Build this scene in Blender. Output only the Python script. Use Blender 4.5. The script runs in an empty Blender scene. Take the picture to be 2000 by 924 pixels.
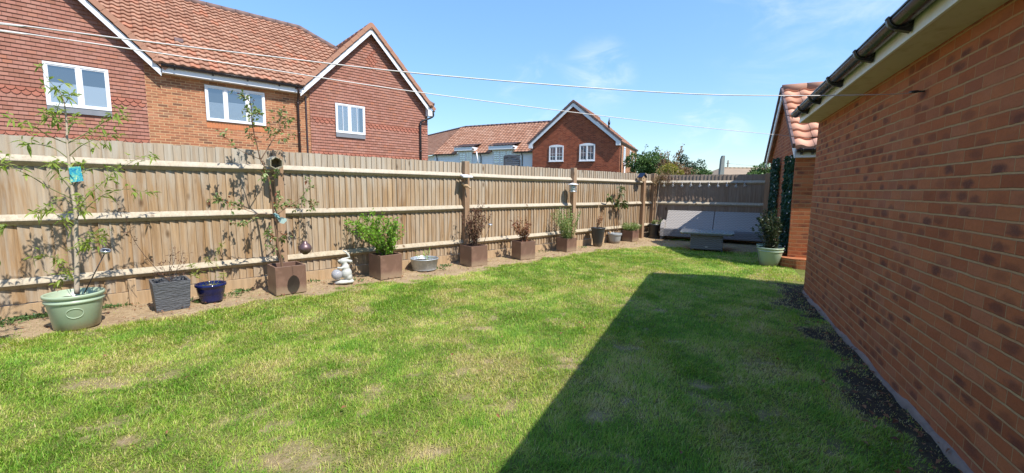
import bpy, math, random
import numpy as np
from mathutils import Vector as V, Matrix
random.seed(7); RNG = np.random.default_rng(11)
C = bpy.context.scene.collection
PI = math.pi
def rad(a): return math.radians(a)

# ------------------------------------------------------------------ frames of the place
Z = V((0, 0, 1))
F_N = V((-math.cos(rad(47.83)), math.sin(rad(47.83)), 0))     # away from us, through the long fence
F_U = V((math.sin(rad(47.83)), math.cos(rad(47.83)), 0))      # along the long fence
W_N = V((math.cos(rad(25.38)), -math.sin(rad(25.38)), 0))     # into the garage
W_U = V((math.sin(rad(25.38)), math.cos(rad(25.38)), 0))      # along the garage wall
FD = 6.652
def FP(u, n, z=0.0): return F_U * u + F_N * n + Z * z
def WP(d, s, z=0.0): return W_N * d + W_U * s + Z * z

# measuring helper: where the camera's line of sight meets a plane of the place (photo pixels)
CF, CP, CR, CH = 812.0, rad(6.45), rad(0.6), 1.4
_f = V((0, math.cos(CP), -math.sin(CP))); _r = V((1, 0, 0)); _u = _r.cross(_f)
CR_R = math.cos(CR) * _r + math.sin(CR) * _u
CR_U = -math.sin(CR) * _r + math.cos(CR) * _u
CO = V((0, 0, CH))
def ray(x, y): return CR_R * ((x - 1000) / CF) - CR_U * ((y - 462) / CF) + _f
def on_plane(x, y, p0, n):
    d = ray(x, y); return CO + d * ((p0 - CO).dot(n) / d.dot(n))
def ground(x, y, z=0.0): return on_plane(x, y, V((0, 0, z)), Z)
def fpl(x, y, n): return on_plane(x, y, F_N * n, F_N)

# ------------------------------------------------------------------ node helpers
class NT:
    def __init__(s, tree): s.t = tree; s.n = tree.nodes; s.l = tree.links
    def new(s, typ, **kw):
        nd = s.n.new(typ)
        for k, v in kw.items():
            if k == 'ins':
                for kk, vv in v.items(): s.put(nd.inputs[kk], vv)
            else: setattr(nd, k, v)
        return nd
    def put(s, sock, v):
        if isinstance(v, bpy.types.NodeSocket): s.l.new(v, sock)
        elif isinstance(v, bpy.types.Node): s.l.new(v.outputs[0], sock)
        else:
            if sock.type == 'RGBA' and len(v) == 3: v = (*v, 1)
            sock.default_value = v
    def math(s, op, a, b=0.0, c=None, clamp=False):
        nd = s.new('ShaderNodeMath', operation=op, use_clamp=clamp)
        s.put(nd.inputs[0], a); s.put(nd.inputs[1], b)
        if c is not None: s.put(nd.inputs[2], c)
        return nd.outputs[0]
    def mix(s, fac, a, b, blend='MIX'):
        nd = s.new('ShaderNodeMix', data_type='RGBA', blend_type=blend)
        s.put(nd.inputs['Factor'], fac); s.put(nd.inputs[6], a); s.put(nd.inputs[7], b)
        return nd.outputs[2]
    def ramp(s, fac, stops, interp='LINEAR'):
        nd = s.new('ShaderNodeValToRGB'); cr = nd.color_ramp; cr.interpolation = interp
        while len(cr.elements) < len(stops): cr.elements.new(0.5)
        for e, (p, c) in zip(cr.elements, stops):
            e.position = p; e.color = (*c, 1) if len(c) == 3 else c
        s.put(nd.inputs[0], fac); return nd.outputs[0]
    def noise(s, vec, scale, detail=3, rough=0.5, dist=0.0, dim='3D', w=None):
        nd = s.new('ShaderNodeTexNoise', noise_dimensions=dim)
        if vec is not None: s.put(nd.inputs['Vector'], vec)
        if w is not None: s.put(nd.inputs['W'], w)
        nd.inputs['Scale'].default_value = scale; nd.inputs['Detail'].default_value = detail
        nd.inputs['Roughness'].default_value = rough; nd.inputs['Distortion'].default_value = dist
        return nd.outputs['Fac']
    def maprange(s, v, a, b, c=0.0, d=1.0, smooth=False):
        nd = s.new('ShaderNodeMapRange', interpolation_type='SMOOTHSTEP' if smooth else 'LINEAR')
        s.put(nd.inputs[0], v)
        for i, x in enumerate((a, b, c, d)): s.put(nd.inputs[i + 1], x)
        return nd.outputs[0]
    def attr(s, name): return s.new('ShaderNodeAttribute', attribute_name=name).outputs['Fac']
    def scale(s, vec, sc):
        nd = s.new('ShaderNodeMapping'); s.put(nd.inputs['Vector'], vec); nd.inputs['Scale'].default_value = sc
        return nd.outputs[0]
def newmat(name):
    m = bpy.data.materials.new(name); m.use_nodes = True
    m.node_tree.nodes.clear(); k = NT(m.node_tree)
    k.out = k.new('ShaderNodeOutputMaterial'); k.b = k.new('ShaderNodeBsdfPrincipled')
    k.l.new(k.b.outputs[0], k.out.inputs[0]); k.m = m
    k.obj = None
    return k
def objco(k):
    if k.obj is None: k.obj = k.new('ShaderNodeTexCoord')
    return k.obj.outputs['Object']
def uvco(k):
    if k.obj is None: k.obj = k.new('ShaderNodeTexCoord')
    return k.obj.outputs['UV']
def geopos(k): return k.new('ShaderNodeNewGeometry').outputs['Position']
def bump(k, h, strength=0.4, dist=0.01):
    nd = k.new('ShaderNodeBump'); nd.inputs['Strength'].default_value = strength; nd.inputs['Distance'].default_value = dist
    k.put(nd.inputs['Height'], h); k.l.new(nd.outputs[0], k.b.inputs['Normal'])
def sets(k, col=None, rough=None, spec=None, metal=None):
    if col is not None: k.put(k.b.inputs['Base Color'], col)
    if rough is not None: k.put(k.b.inputs['Roughness'], rough)
    if spec is not None: k.put(k.b.inputs['Specular IOR Level'], spec)
    if metal is not None: k.put(k.b.inputs['Metallic'], metal)
def mul(c, f): return tuple(min(1, x * f) for x in c)

def mat_plain(name, col, rough=0.5, var=0.25, scale=8.0, spec=0.5, bmp=0.0, metal=0.0, dirt=None, dirt_scale=3.0, splash=None):
    k = newmat(name); p = objco(k)
    n = k.noise(p, scale, 5, 0.6)
    c = k.mix(n, mul(col, 1 - var), mul(col, 1 + var))
    if dirt:
        d = k.maprange(k.noise(p, dirt_scale, 6, 0.65, 0.4), 0.52, 0.75)
        c = k.mix(d, c, dirt)
    if splash:                                   # soil splashed up the foot of a pot
        sz = k.new('ShaderNodeSeparateXYZ'); k.put(sz.inputs[0], p)
        sp = k.maprange(k.math('SUBTRACT', sz.outputs[2], k.math('MULTIPLY', k.noise(p, 11, 6, 0.7), splash[1] * 1.6)), -splash[1] * .55, splash[1] * .45, 0.8, 0.0)
        c = k.mix(sp, c, splash[0])
    sets(k, c, rough, spec, metal)
    k.put(k.b.inputs['Roughness'], k.maprange(n, 0.2, 0.8, max(0.02, rough - 0.1), min(1, rough + 0.1)))
    if bmp: bump(k, k.noise(p, scale * 6, 4, 0.6), bmp, 0.004)
    return k.m

def mat_brick(name, stops, mortar, w=0.225, h=0.075, ms=0.0055, smear=(0.05, 0.03, 0.04), smear_amt=0.6, pale=None, pale_amt=0.0, bs=0.5, wob=0.006, vj=1.0):
    """uv in metres; vj > 1 makes the upright joints tighter than the bed joints"""
    k = newmat(name); uv = uvco(k)
    nz = k.new('ShaderNodeTexNoise'); k.put(nz.inputs['Vector'], uv); nz.inputs['Scale'].default_value = 9.0; nz.inputs['Detail'].default_value = 4
    off = k.new('ShaderNodeVectorMath', operation='SUBTRACT'); k.l.new(nz.outputs['Color'], off.inputs[0]); off.inputs[1].default_value = (.5, .5, .5)
    sc = k.new('ShaderNodeVectorMath', operation='SCALE'); k.l.new(off.outputs[0], sc.inputs[0]); sc.inputs['Scale'].default_value = wob * 2
    ad = k.new('ShaderNodeVectorMath', operation='ADD'); k.l.new(uv, ad.inputs[0]); k.l.new(sc.outputs[0], ad.inputs[1])
    b = k.new('ShaderNodeTexBrick', offset=0.5, offset_frequency=2)
    k.l.new(k.scale(ad.outputs[0], (vj, 1, 1)), b.inputs['Vector'])
    b.inputs['Color1'].default_value = (0, 0, 0, 1); b.inputs['Color2'].default_value = (1, 1, 1, 1)
    b.inputs['Scale'].default_value = 1; b.inputs['Mortar Size'].default_value = ms; b.inputs['Mortar Smooth'].default_value = 0.3
    b.inputs['Brick Width'].default_value = w * vj; b.inputs['Row Height'].default_value = h
    tint = b.outputs['Color']; fac = b.outputs['Fac']
    col = k.ramp(tint, stops)
    # kiln smudges, one per brick at most
    sx = k.new('ShaderNodeSeparateXYZ'); k.put(sx.inputs[0], ad.outputs[0])
    row = k.math('FLOOR', k.math('DIVIDE', sx.outputs[1], h)); par = k.math('ABSOLUTE', k.math('MODULO', row, 2.0))
    xx = k.math('ADD', k.math('DIVIDE', sx.outputs[0], w), k.math('MULTIPLY', k.math('SUBTRACT', 1.0, par), 0.5))
    cb = k.new('ShaderNodeCombineXYZ'); k.put(cb.inputs[0], k.math('FLOOR', xx)); k.put(cb.inputs[1], row)
    wn = k.new('ShaderNodeTexWhiteNoise', noise_dimensions='2D'); k.put(wn.inputs['Vector'], cb)
    rs = k.new('ShaderNodeSeparateColor'); k.put(rs.inputs[0], wn.outputs['Color'])
    fx = k.math('SUBTRACT', k.math('FRACT', xx), k.math('ADD', 0.3, k.math('MULTIPLY', rs.outputs[0], 0.4)))
    fy = k.math('SUBTRACT', k.math('FRACT', k.math('DIVIDE', sx.outputs[1], h)), k.math('ADD', 0.12, k.math('MULTIPLY', rs.outputs[1], 0.45)))
    r2 = k.math('ADD', k.math('POWER', k.math('MULTIPLY', fx, 2.0), 2.0), k.math('POWER', k.math('MULTIPLY', fy, 1.9), 2.0))
    n1 = k.noise(k.scale(uv, (11, 20, 1)), 1.0, 5, 0.7, 0.6)
    sm = k.maprange(k.math('ADD', r2, k.math('MULTIPLY', k.math('SUBTRACT', n1, 0.5), 1.9)), 0.0, 0.85, 1.0, 0.0, True)
    sm = k.math('MULTIPLY', sm, k.math('MULTIPLY', k.maprange(rs.outputs[2], 0.42, 1.0), smear_amt))
    col = k.mix(sm, col, smear)
    n2 = k.noise(uv, 42, 5, 0.7)
    col = k.mix(k.maprange(n2, 0.25, 0.75), k.mix(0.22, col, (0.02, 0.012, 0.01)), col)
    n4 = k.noise(k.scale(uv, (3.5, 10, 1)), 1.0, 5, 0.65, 0.5)
    col = k.mix(k.maprange(n4, 0.42, 0.7, 0, 0.35), col, mul(stops[0][1], 0.75))
    if pale:
        n3 = k.noise(k.scale(uv, (1.1, 2.4, 1)), 1.0, 6, 0.7, 0.6)
        col = k.mix(k.math('MULTIPLY', k.maprange(n3, 0.52, 0.78), pale_amt), col, pale)
    mo = k.mix(k.noise(uv, 30, 5, 0.7), mul(mortar, 0.72), mul(mortar, 1.2))
    mo = k.mix(k.maprange(k.noise(uv, 2.2, 4, 0.6), 0.4, 0.7, 0, 0.5), mo, mul(stops[1][1], 1.1))
    col = k.mix(fac, col, mo)
    sets(k, col, 0.86, 0.25)
    hgt = k.math('ADD', k.math('MULTIPLY', k.math('SUBTRACT', 1.0, fac), 0.8), k.math('ADD', k.math('MULTIPLY', n2, 0.35), k.math('MULTIPLY', n1, 0.25)))
    bump(k, hgt, bs, 0.012)
    return k.m

def mat_tile(name, stops, w, h, smear, rough=0.8, joints=0.0, joint_col=(0.05, 0.02, 0.015), stag=False):
    k = newmat(name); uv = uvco(k)
    sx = k.new('ShaderNodeSeparateXYZ'); k.put(sx.inputs[0], uv)
    row = k.math('FLOOR', k.math('DIVIDE', sx.outputs[1], h))
    xx = k.math('DIVIDE', sx.outputs[0], w)
    if stag: xx = k.math('ADD', xx, k.math('MULTIPLY', k.math('MODULO', row, 2.0), 0.5))
    colm = k.math('FLOOR', xx)
    cb = k.new('ShaderNodeCombineXYZ'); k.put(cb.inputs[0], colm); k.put(cb.inputs[1], row)
    wn = k.new('ShaderNodeTexWhiteNoise', noise_dimensions='2D'); k.put(wn.inputs['Vector'], cb)
    c = k.ramp(wn.outputs['Value'], stops)
    n = k.noise(uv, 7, 6, 0.65, 0.3); n2 = k.noise(uv, 1.1, 4, 0.6, 0.5)
    c = k.mix(k.math('MULTIPLY', k.maprange(n, 0.48, 0.8), 0.55), c, smear)
    c = k.mix(k.math('MULTIPLY', k.maprange(n2, 0.4, 0.75), 0.3), c, mul(smear, 1.15))
    if joints:
        fr = k.math('FRACT', xx)
        e = k.math('MINIMUM', fr, k.math('SUBTRACT', 1.0, fr))
        c = k.mix(k.maprange(e, 0.0, joints, 0.75, 0.0), c, joint_col)
    sets(k, c, rough, 0.25); bump(k, k.noise(uv, 60, 4, 0.6), 0.15, 0.004)
    return k.m

def mat_fence(name, tones, grey, grey_z=(1.45, 1.9), stain=0.5, edge=False):
    k = newmat(name); p = geopos(k); t = k.attr('tone')
    g = k.noise(k.scale(p, (34, 34, 1.6)), 1.0, 5, 0.62, 0.7, '4D', k.math('MULTIPLY', t, 60.0))
    g2 = k.noise(k.scale(p, (9, 9, 0.9)), 1.0, 4, 0.6, 1.2, '4D', k.math('MULTIPLY', t, 31.0))
    c = k.ramp(t, tones)
    c = k.mix(k.maprange(g, 0.34, 0.66), k.mix(0.62, c, mul(tones[0][1], 0.5)), c)
    sx = k.new('ShaderNodeSeparateXYZ'); k.put(sx.inputs[0], p)
    hz = k.maprange(k.math('ADD', sx.outputs[2], k.math('MULTIPLY', g2, 0.25)), grey_z[0] + .12, grey_z[1] + .12)
    wx = k.math('ADD', k.math('MULTIPLY', hz, 0.5), k.maprange(g2, 0.42, 0.7, 0.0, stain), clamp=True)
    c = k.mix(wx, c, k.mix(g, mul(grey, 0.75), mul(grey, 1.25)))
    vo = k.new('ShaderNodeTexVoronoi', feature='F1', voronoi_dimensions='4D')
    k.put(vo.inputs['Vector'], k.scale(p, (6.5, 6.5, 2.9))); vo.inputs['Scale'].default_value = 1.0
    k.put(vo.inputs['W'], k.math('MULTIPLY', t, 9.0))
    kn = k.maprange(vo.outputs['Distance'], 0.08, 0.21, 0.85, 0.0)
    c = k.mix(k.math('MULTIPLY', kn, 1.1, clamp=True), c, (0.10, 0.055, 0.025))
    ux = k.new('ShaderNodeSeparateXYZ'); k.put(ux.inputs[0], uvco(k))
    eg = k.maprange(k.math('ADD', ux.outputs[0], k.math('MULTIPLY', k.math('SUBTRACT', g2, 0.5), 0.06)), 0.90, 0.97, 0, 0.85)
    if edge: c = k.mix(eg, c, mul(tones[0][1], 0.28))  # grime and the overlap's shadow line, painted along the board edge
    st = k.maprange(k.noise(k.scale(p, (3, 3, 0.5)), 1.0, 5, 0.7, 0.8), 0.56, 0.8, 0.0, 0.5)
    c = k.mix(st, c, mul(tones[0][1], 0.5))
    sets(k, c, 0.85, 0.2); bump(k, g, 0.35, 0.004)
    return k.m

def mat_leaf(name, stops, rough=0.45, trans=0.35, tcol=None, spec=0.4):
    k = newmat(name); t = k.attr('tone')
    c = k.ramp(t, stops)
    c = k.mix(k.noise(geopos(k), 40, 2), k.mix(0.25, c, (0.0, 0.0, 0.0)), c)
    sets(k, c, rough, spec)
    tr = k.new('ShaderNodeBsdfTranslucent')
    k.put(tr.inputs['Color'], k.mix(0.5, c, k.mix(1.0, c, (1.6, 1.5, 0.7), 'MULTIPLY')))
    mx = k.new('ShaderNodeMixShader'); mx.inputs[0].default_value = trans
    k.l.new(k.b.outputs[0], mx.inputs[1]); k.l.new(tr.outputs[0], mx.inputs[2]); k.l.new(mx.outputs[0], k.out.inputs[0])
    return k.m

# ------------------------------------------------------------------ mesh helpers
class MB:
    def __init__(s): s.v = []; s.f = []; s.uv = []; s.t = []; s.sm = []
    def face(s, pts, uv=None, tone=0.5, smooth=False):
        i = len(s.v); s.v.extend([tuple(p) for p in pts]); s.f.append(tuple(range(i, i + len(pts))))
        s.uv.append(uv if uv else [(0, 0)] * len(pts)); s.t.append(tone); s.sm.append(smooth)
    def idx(s, vs, fs, uvs=None, tone=0.5, smooth=False):
        i = len(s.v); s.v.extend([tuple(p) for p in vs])
        for q, f in enumerate(fs):
            s.f.append(tuple(a + i for a in f)); s.uv.append(uvs[q] if uvs else [(0, 0)] * len(f)); s.t.append(tone); s.sm.append(smooth)
    def box(s, o, A, B, Cc, la, lb, lc, tone=0.5):
        """corner o, unit axes A,B,C and lengths; uv in metres (vertical faces: along, height)"""
        A = V(A) * la; B = V(B) * lb; D = V(Cc) * lc; o = V(o)
        P = [o, o + A, o + A + B, o + B, o + D, o + A + D, o + A + B + D, o + B + D]
        if A.cross(B).dot(D) < 0:
            fs = [((0, 1, 2, 3), la, lb), ((4, 7, 6, 5), lb, la), ((0, 4, 5, 1), lc, la), ((3, 2, 6, 7), la, lc), ((0, 3, 7, 4), lb, lc), ((1, 5, 6, 2), lc, lb)]
        else:
            fs = [((0, 3, 2, 1), lb, la), ((4, 5, 6, 7), la, lb), ((0, 1, 5, 4), la, lc), ((3, 7, 6, 2), lc, la), ((0, 4, 7, 3), lc, lb), ((1, 2, 6, 5), lb, lc)]
        uvs = []
        for f, _, _ in fs:
            q = [P[a] for a in f]
            nn = (q[1] - q[0]).cross(q[2] - q[1]); nn.normalize()
            if abs(nn.z) > 0.7: uvs.append([(p.dot(V(A).normalized()), p.dot(V(B).normalized())) for p in q])
            else:
                h = Z.cross(nn); h.normalize()
                uvs.append([(p.dot(h), p.z) for p in q])
        s.idx(P, [f for f, _, _ in fs], uvs, tone)
    def cbox(s, c, A, B, D, la, lb, lc, tone=0.5):
        s.box(V(c) - V(A) * la / 2 - V(B) * lb / 2 - V(D) * lc / 2, A, B, D, la, lb, lc, tone)
    def tube(s, path, r, sides=8, cap=True, tone=0.5, smooth=True):
        path = [V(p) for p in path]; n = len(path)
        rs = r if isinstance(r, (list, tuple)) else [r] * n
        base = len(s.v); up = None
        for i, p in enumerate(path):
            d = (path[min(i + 1, n - 1)] - path[max(i - 1, 0)])
            if d.length < 1e-9: d = V((0, 0, 1))
            d.normalize()
            if up is None:
                up = d.orthogonal().normalized()
            else:
                up = up - d * up.dot(d)
                up = up.normalized() if up.length > 1e-6 else d.orthogonal().normalized()
            w = d.cross(up)
            for q in range(sides):
                a = 2 * PI * q / sides
                s.v.append(tuple(p + (up * math.cos(a) + w * math.sin(a)) * rs[i]))
        for i in range(n - 1):
            for q in range(sides):
                a = base + i * sides + q; b = base + i * sides + (q + 1) % sides
                s.f.append((a, b, b + sides, a + sides)); s.uv.append([(0, 0)] * 4); s.t.append(tone); s.sm.append(smooth)
        if cap:
            for f in (tuple(base + q for q in reversed(range(sides))), tuple(base + (n - 1) * sides + q for q in range(sides))):
                s.f.append(f); s.uv.append([(0, 0)] * sides); s.t.append(tone); s.sm.append(False)
    def lathe(s, c, prof, seg=40, tone=0.5, axis=Z, smooth=True):
        """prof: list of (r,h); closed where r==0"""
        c = V(c); ax = V(axis).normalized(); e1 = ax.orthogonal().normalized() if abs(ax.z) < 0.99 else V((1, 0, 0)); e2 = ax.cross(e1)
        base = len(s.v)
        for r, h in prof:
            for q in range(seg):
                a = 2 * PI * q / seg
                s.v.append(tuple(c + ax * h + (e1 * math.cos(a) + e2 * math.sin(a)) * max(r, 1e-5)))
        for i in range(len(prof) - 1):
            for q in range(seg):
                a = base + i * seg + q; b = base + i * seg + (q + 1) % seg
                s.f.append((a, b, b + seg, a + seg)); s.uv.append([(0, 0)] * 4); s.t.append(tone); s.sm.append(smooth)
    def prism(s, poly, ext, tone=0.5, uvax=None):
        """extrude world polygon by vector ext"""
        P = [V(p) for p in poly]; ext = V(ext); n = len(P)
        nn = V((0, 0, 0))
        for i in range(n): nn += (P[i] - P[0]).cross(P[(i + 1) % n] - P[0])
        flip = nn.dot(ext) > 0
        Q = [p + ext for p in P]
        def uvf(pts):
            a = (pts[1] - pts[0]).cross(pts[2] - pts[1])
            if a.length < 1e-12: return [(0, 0)] * len(pts)
            a.normalize()
            if abs(a.z) > 0.7: return [(p.x, p.y) for p in pts]
            h = Z.cross(a).normalized(); return [(p.dot(h), p.z) for p in pts]
        front = list(reversed(P)) if flip else P; back = Q if flip else list(reversed(Q))
        s.face(front, uvf(front), tone); s.face(back, uvf(back), tone)
        for i in range(n):
            j = (i + 1) % n
            q = [P[i], P[j], Q[j], Q[i]] if flip else [P[i], Q[i], Q[j], P[j]]
            s.face(q, uvf(q), tone)
    def leaf(s, p, d, n, L, W, tone=0.5, droop=0.15, fold=0.2, long=False):
        """a leaf blade from p along d, facing n"""
        d = d.normalized(); w = d.cross(n)
        if w.length < 1e-4: w = d.orthogonal()
        w.normalize(); n = w.cross(d)
        dz = V((0, 0, -1))
        if not long:
            a = p; b = p + d * L * 0.5 + w * W / 2 + n * fold * W; c = p + d * L + dz * droop * L; e = p + d * L * 0.5 - w * W / 2 + n * fold * W
            m = p + d * L * 0.52 + dz * droop * L * 0.2
            s.idx([a, b, c, e, m], [(0, 4, 1), (1, 4, 2), (0, 3, 4), (3, 2, 4)], None, tone)
        else:
            q1 = p + d * L * .35 + dz * droop * L * .1; q2 = p + d * L * .7 + dz * droop * L * .45; c = p + d * L + dz * droop * L
            s.idx([p, q1 + w * W / 2, q1 - w * W / 2, q2 + w * W * .42, q2 - w * W * .42, c], [(0, 2, 1), (1, 2, 4, 3), (3, 4, 5)], None, tone)
    def build(s, name, mat, parent=None, loc=None, bevel=0.0, smooth_all=False, sub=0, wind=False):
        root = V((0, 0, 0))
        if parent is not None:
            q = parent
            while q is not None: root = root + V(q.location); q = q.parent
        elif loc is not None: root = V(loc)
        me = bpy.data.meshes.new(name)
        va = np.array(s.v, dtype=np.float64).reshape(-1, 3) - np.array(root)
        me.from_pydata(va.tolist(), [], s.f)
        ul = me.uv_layers.new(name='UVMap')
        flat = np.array([c for f in s.uv for uv in f for c in uv], dtype=np.float32)
        if len(flat) == 2 * len(me.loops): ul.data.foreach_set('uv', flat)
        at = me.attributes.new('tone', 'FLOAT', 'FACE'); at.data.foreach_set('value', np.array(s.t, dtype=np.float32))
        me.polygons.foreach_set('use_smooth', np.array([bool(x) or smooth_all for x in s.sm]))
        me.update()
        o = bpy.data.objects.new(name, me); C.objects.link(o)
        if mat is not None: me.materials.append(mat)
        if parent is not None: o.parent = parent
        elif loc is not None: o.location = loc
        if bevel:
            m = o.modifiers.new('bevel', 'BEVEL'); m.width = bevel; m.segments = 2; m.limit_method = 'ANGLE'; m.angle_limit = rad(40)
        if sub:
            m = o.modifiers.new('sub', 'SUBSURF'); m.levels = sub; m.render_levels = sub
        return o
def tag(o, label=None, cat=None, group=None, kind=None):
    if label: o['label'] = label
    if cat: o['category'] = cat
    if group: o['group'] = group
    if kind: o['kind'] = kind
    return o
def thing(name, loc, label, cat, group=None):
    o = bpy.data.objects.new(name, None); C.objects.link(o); o.location = V(loc); o.empty_display_size = 0.1
    return tag(o, label, cat, group)
def rnd(a, b): return random.uniform(a, b)
def rdir():
    while True:
        v = V((rnd(-1, 1), rnd(-1, 1), rnd(-1, 1)))
        if 0.05 < v.length < 1: return v.normalized()
def catmull(pts, n=6):
    P = [V(p) for p in pts]; P = [P[0] * 2 - P[1]] + P + [P[-1] * 2 - P[-2]]; out = []
    for i in range(1, len(P) - 2):
        for k in range(n):
            t = k / n; a, b, c, d = P[i - 1], P[i], P[i + 1], P[i + 2]
            out.append(0.5 * ((2 * b) + (c - a) * t + (2 * a - 5 * b + 4 * c - d) * t * t + (3 * b - a - 3 * c + d) * t ** 3))
    out.append(P[-2]); return out
# ------------------------------------------------------------------ camera, light, sky
cam = bpy.data.cameras.new('camera'); co = bpy.data.objects.new('camera', cam); C.objects.link(co)
cam.sensor_width = 36.0; cam.lens = CF / 2000 * 36.0; cam.clip_start = 0.05; cam.clip_end = 3000
m3 = Matrix((CR_R, CR_U, -_f)).transposed()
co.matrix_world = Matrix.Translation(CO) @ m3.to_4x4()
bpy.context.scene.camera = co
sc = bpy.context.scene
sc.view_settings.view_transform = 'Standard'; sc.view_settings.look = 'None'; sc.view_settings.gamma = 1
sc.view_settings.use_curve_mapping = False
sc.view_settings.exposure = 0.92
sc.cycles.max_bounces = 8; sc.cycles.transparent_max_bounces = 12; sc.cycles.diffuse_bounces = 4

SUN_EL, SUN_AZ = rad(53), rad(130)             # azimuth of the sun from +Y towards +X
to_sun = V((math.sin(SUN_AZ) * math.cos(SUN_EL), math.cos(SUN_AZ) * math.cos(SUN_EL), math.sin(SUN_EL)))
sun = bpy.data.lights.new('sun', 'SUN'); sun.energy = 4.0; sun.angle = rad(0.5); sun.color = (1.0, 0.955, 0.88)
so = bpy.data.objects.new('sun', sun); C.objects.link(so)
so.rotation_euler = (-to_sun).to_track_quat('-Z', 'Y').to_euler(); so.location = (6, -6, 12)

w = bpy.data.worlds.new('World'); bpy.context.scene.world = w; w.use_nodes = True
w.node_tree.nodes.clear(); k = NT(w.node_tree)
sky = k.new('ShaderNodeTexSky', sky_type='NISHITA', sun_disc=False, sun_elevation=SUN_EL, sun_rotation=SUN_AZ)
sky.air_density = 1.0; sky.dust_density = 0.25; sky.ozone_density = 3.0; sky.altitude = 50
tc = k.new('ShaderNodeTexCoord'); dirv = tc.outputs['Generated']
dn = k.new('ShaderNodeVectorMath', operation='NORMALIZE'); k.l.new(dirv, dn.inputs[0])
def cloud(px, py, c0, c1, strength, scale, lo, hi, stretch=(1, 1, 2.5)):
    d = ray(px, py).normalized()
    dt = k.new('ShaderNodeVectorMath', operation='DOT_PRODUCT'); k.l.new(dn.outputs[0], dt.inputs[0]); dt.inputs[1].default_value = d
    m = k.maprange(dt.outputs['Value'], c0, c1, 0, 1, True)
    n = k.noise(k.scale(dn.outputs[0], stretch), scale, 9, 0.62, 0.7)
    return k.math('MULTIPLY', k.math('MULTIPLY', m, k.maprange(n, lo, hi, 0, 1, True)), strength)
cl = k.math('ADD', cloud(1170, 150, 0.9955, 1.0, 0.38, 7.0, 0.40, 0.75), cloud(1050, 190, 0.9945, 1.0, 0.30, 8.0, 0.40, 0.75))
cl = k.math('ADD', cl, cloud(1390, 250, 0.996, 1.0, 0.35, 9.0, 0.40, 0.7))
cl = k.math('ADD', cl, cloud(1620, -10, 0.975, 1.0, 0.35, 5.0, 0.40, 0.8))
cl = k.math('MINIMUM', cl, 0.85)
skc = k.new('ShaderNodeHueSaturation'); k.put(skc.inputs['Color'], sky.outputs[0])
skc.inputs['Saturation'].default_value = 1.12; skc.inputs['Value'].default_value = 1.0
bw = k.new('ShaderNodeRGBToBW'); k.put(bw.inputs[0], skc.outputs[0])
sv = k.new('ShaderNodeVectorMath', operation='SCALE'); k.l.new(skc.outputs[0], sv.inputs[0]); k.put(sv.inputs['Scale'], k.math('MULTIPLY', k.math('POWER', bw.outputs[0], -0.42), 1.50))
col = k.mix(cl, sv.outputs[0], (4.6, 4.9, 5.4))
bg = k.new('ShaderNodeBackground'); k.put(bg.inputs[0], col); bg.inputs[1].default_value = 0.135
wo = k.new('ShaderNodeOutputWorld'); k.l.new(bg.outputs[0], wo.inputs[0])

# ------------------------------------------------------------------ materials
M = {}
M['garage_brick'] = mat_brick('garage_brick', [(0.0, (0.35, 0.100, 0.036)), (0.3, (0.44, 0.132, 0.047)), (0.6, (0.49, 0.158, 0.056)), (0.85, (0.46, 0.160, 0.070)), (1.0, (0.38, 0.118, 0.050))],
    (0.46, 0.29, 0.14), w=0.178, ms=0.0070, smear=(0.055, 0.024, 0.026), smear_amt=0.76, pale=(0.42, 0.23, 0.16), pale_amt=0.28, bs=1.1, vj=2.4)
M['house_brick'] = mat_brick('house_brick', [(0.0, (0.16, 0.08, 0.05)), (0.15, (0.30, 0.12, 0.06)), (0.5, (0.39, 0.155, 0.078)), (0.85, (0.45, 0.20, 0.10)), (1.0, (0.28, 0.15, 0.09))],
    (0.52, 0.36, 0.20), smear=(0.12, 0.07, 0.05), smear_amt=0.5, pale=(0.55, 0.28, 0.18), pale_amt=0.5, ms=0.007)
M['gable_brick'] = mat_brick('gable_brick', [(0.0, (0.20, 0.05, 0.028)), (0.5, (0.30, 0.078, 0.036)), (1.0, (0.36, 0.10, 0.05))],
    (0.36, 0.22, 0.14), smear=(0.10, 0.035, 0.025), smear_amt=0.5, ms=0.005)
M['tile_hanging'] = mat_tile('tile_hanging', [(0.0, (0.225, 0.096, 0.064)), (0.5, (0.28, 0.120, 0.087)), (0.8, (0.30, 0.143, 0.107)), (1.0, (0.305, 0.118, 0.070))], 0.165, 0.1, (0.275, 0.150, 0.112), joints=0.05, stag=True)
M['club_tile'] = mat_tile('club_tile', [(0.0, (0.235, 0.085, 0.054)), (1.0, (0.31, 0.118, 0.076))], 0.165, 0.1, (0.32, 0.12, 0.09), stag=True)
M['pantile'] = mat_tile('pantile', [(0.0, (0.25, 0.118, 0.074)), (0.4, (0.315, 0.160, 0.103)), (0.75, (0.355, 0.196, 0.132)), (0.9, (0.375, 0.150, 0.087)), (1.0, (0.29, 0.145, 0.094))], 0.235, 0.285, (0.35, 0.225, 0.165), joints=0.03)
M['far_pantile'] = mat_tile('far_pantile', [(0.0, (0.30, 0.135, 0.08)), (0.4, (0.39, 0.195, 0.12)), (0.75, (0.44, 0.245, 0.165)), (1.0, (0.36, 0.165, 0.10))], 0.3, 0.32, (0.42, 0.27, 0.19), joints=0.03)
M['salmon_pantile'] = mat_tile('salmon_pantile', [(0.0, (0.50, 0.22, 0.13)), (0.5, (0.60, 0.29, 0.18)), (1.0, (0.66, 0.36, 0.25))], 0.3, 0.32, (0.55, 0.33, 0.23), joints=0.03)
M['ridge_tile'] = mat_plain('ridge_tile', (0.27, 0.13, 0.085), 0.8, 0.3, 5)
M['verge_tile'] = mat_plain('verge_tile', (0.33, 0.165, 0.105), 0.8, 0.25, 5)
M['dark_verge'] = mat_plain('dark_verge', (0.12, 0.075, 0.07), 0.75, 0.3, 5)
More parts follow.
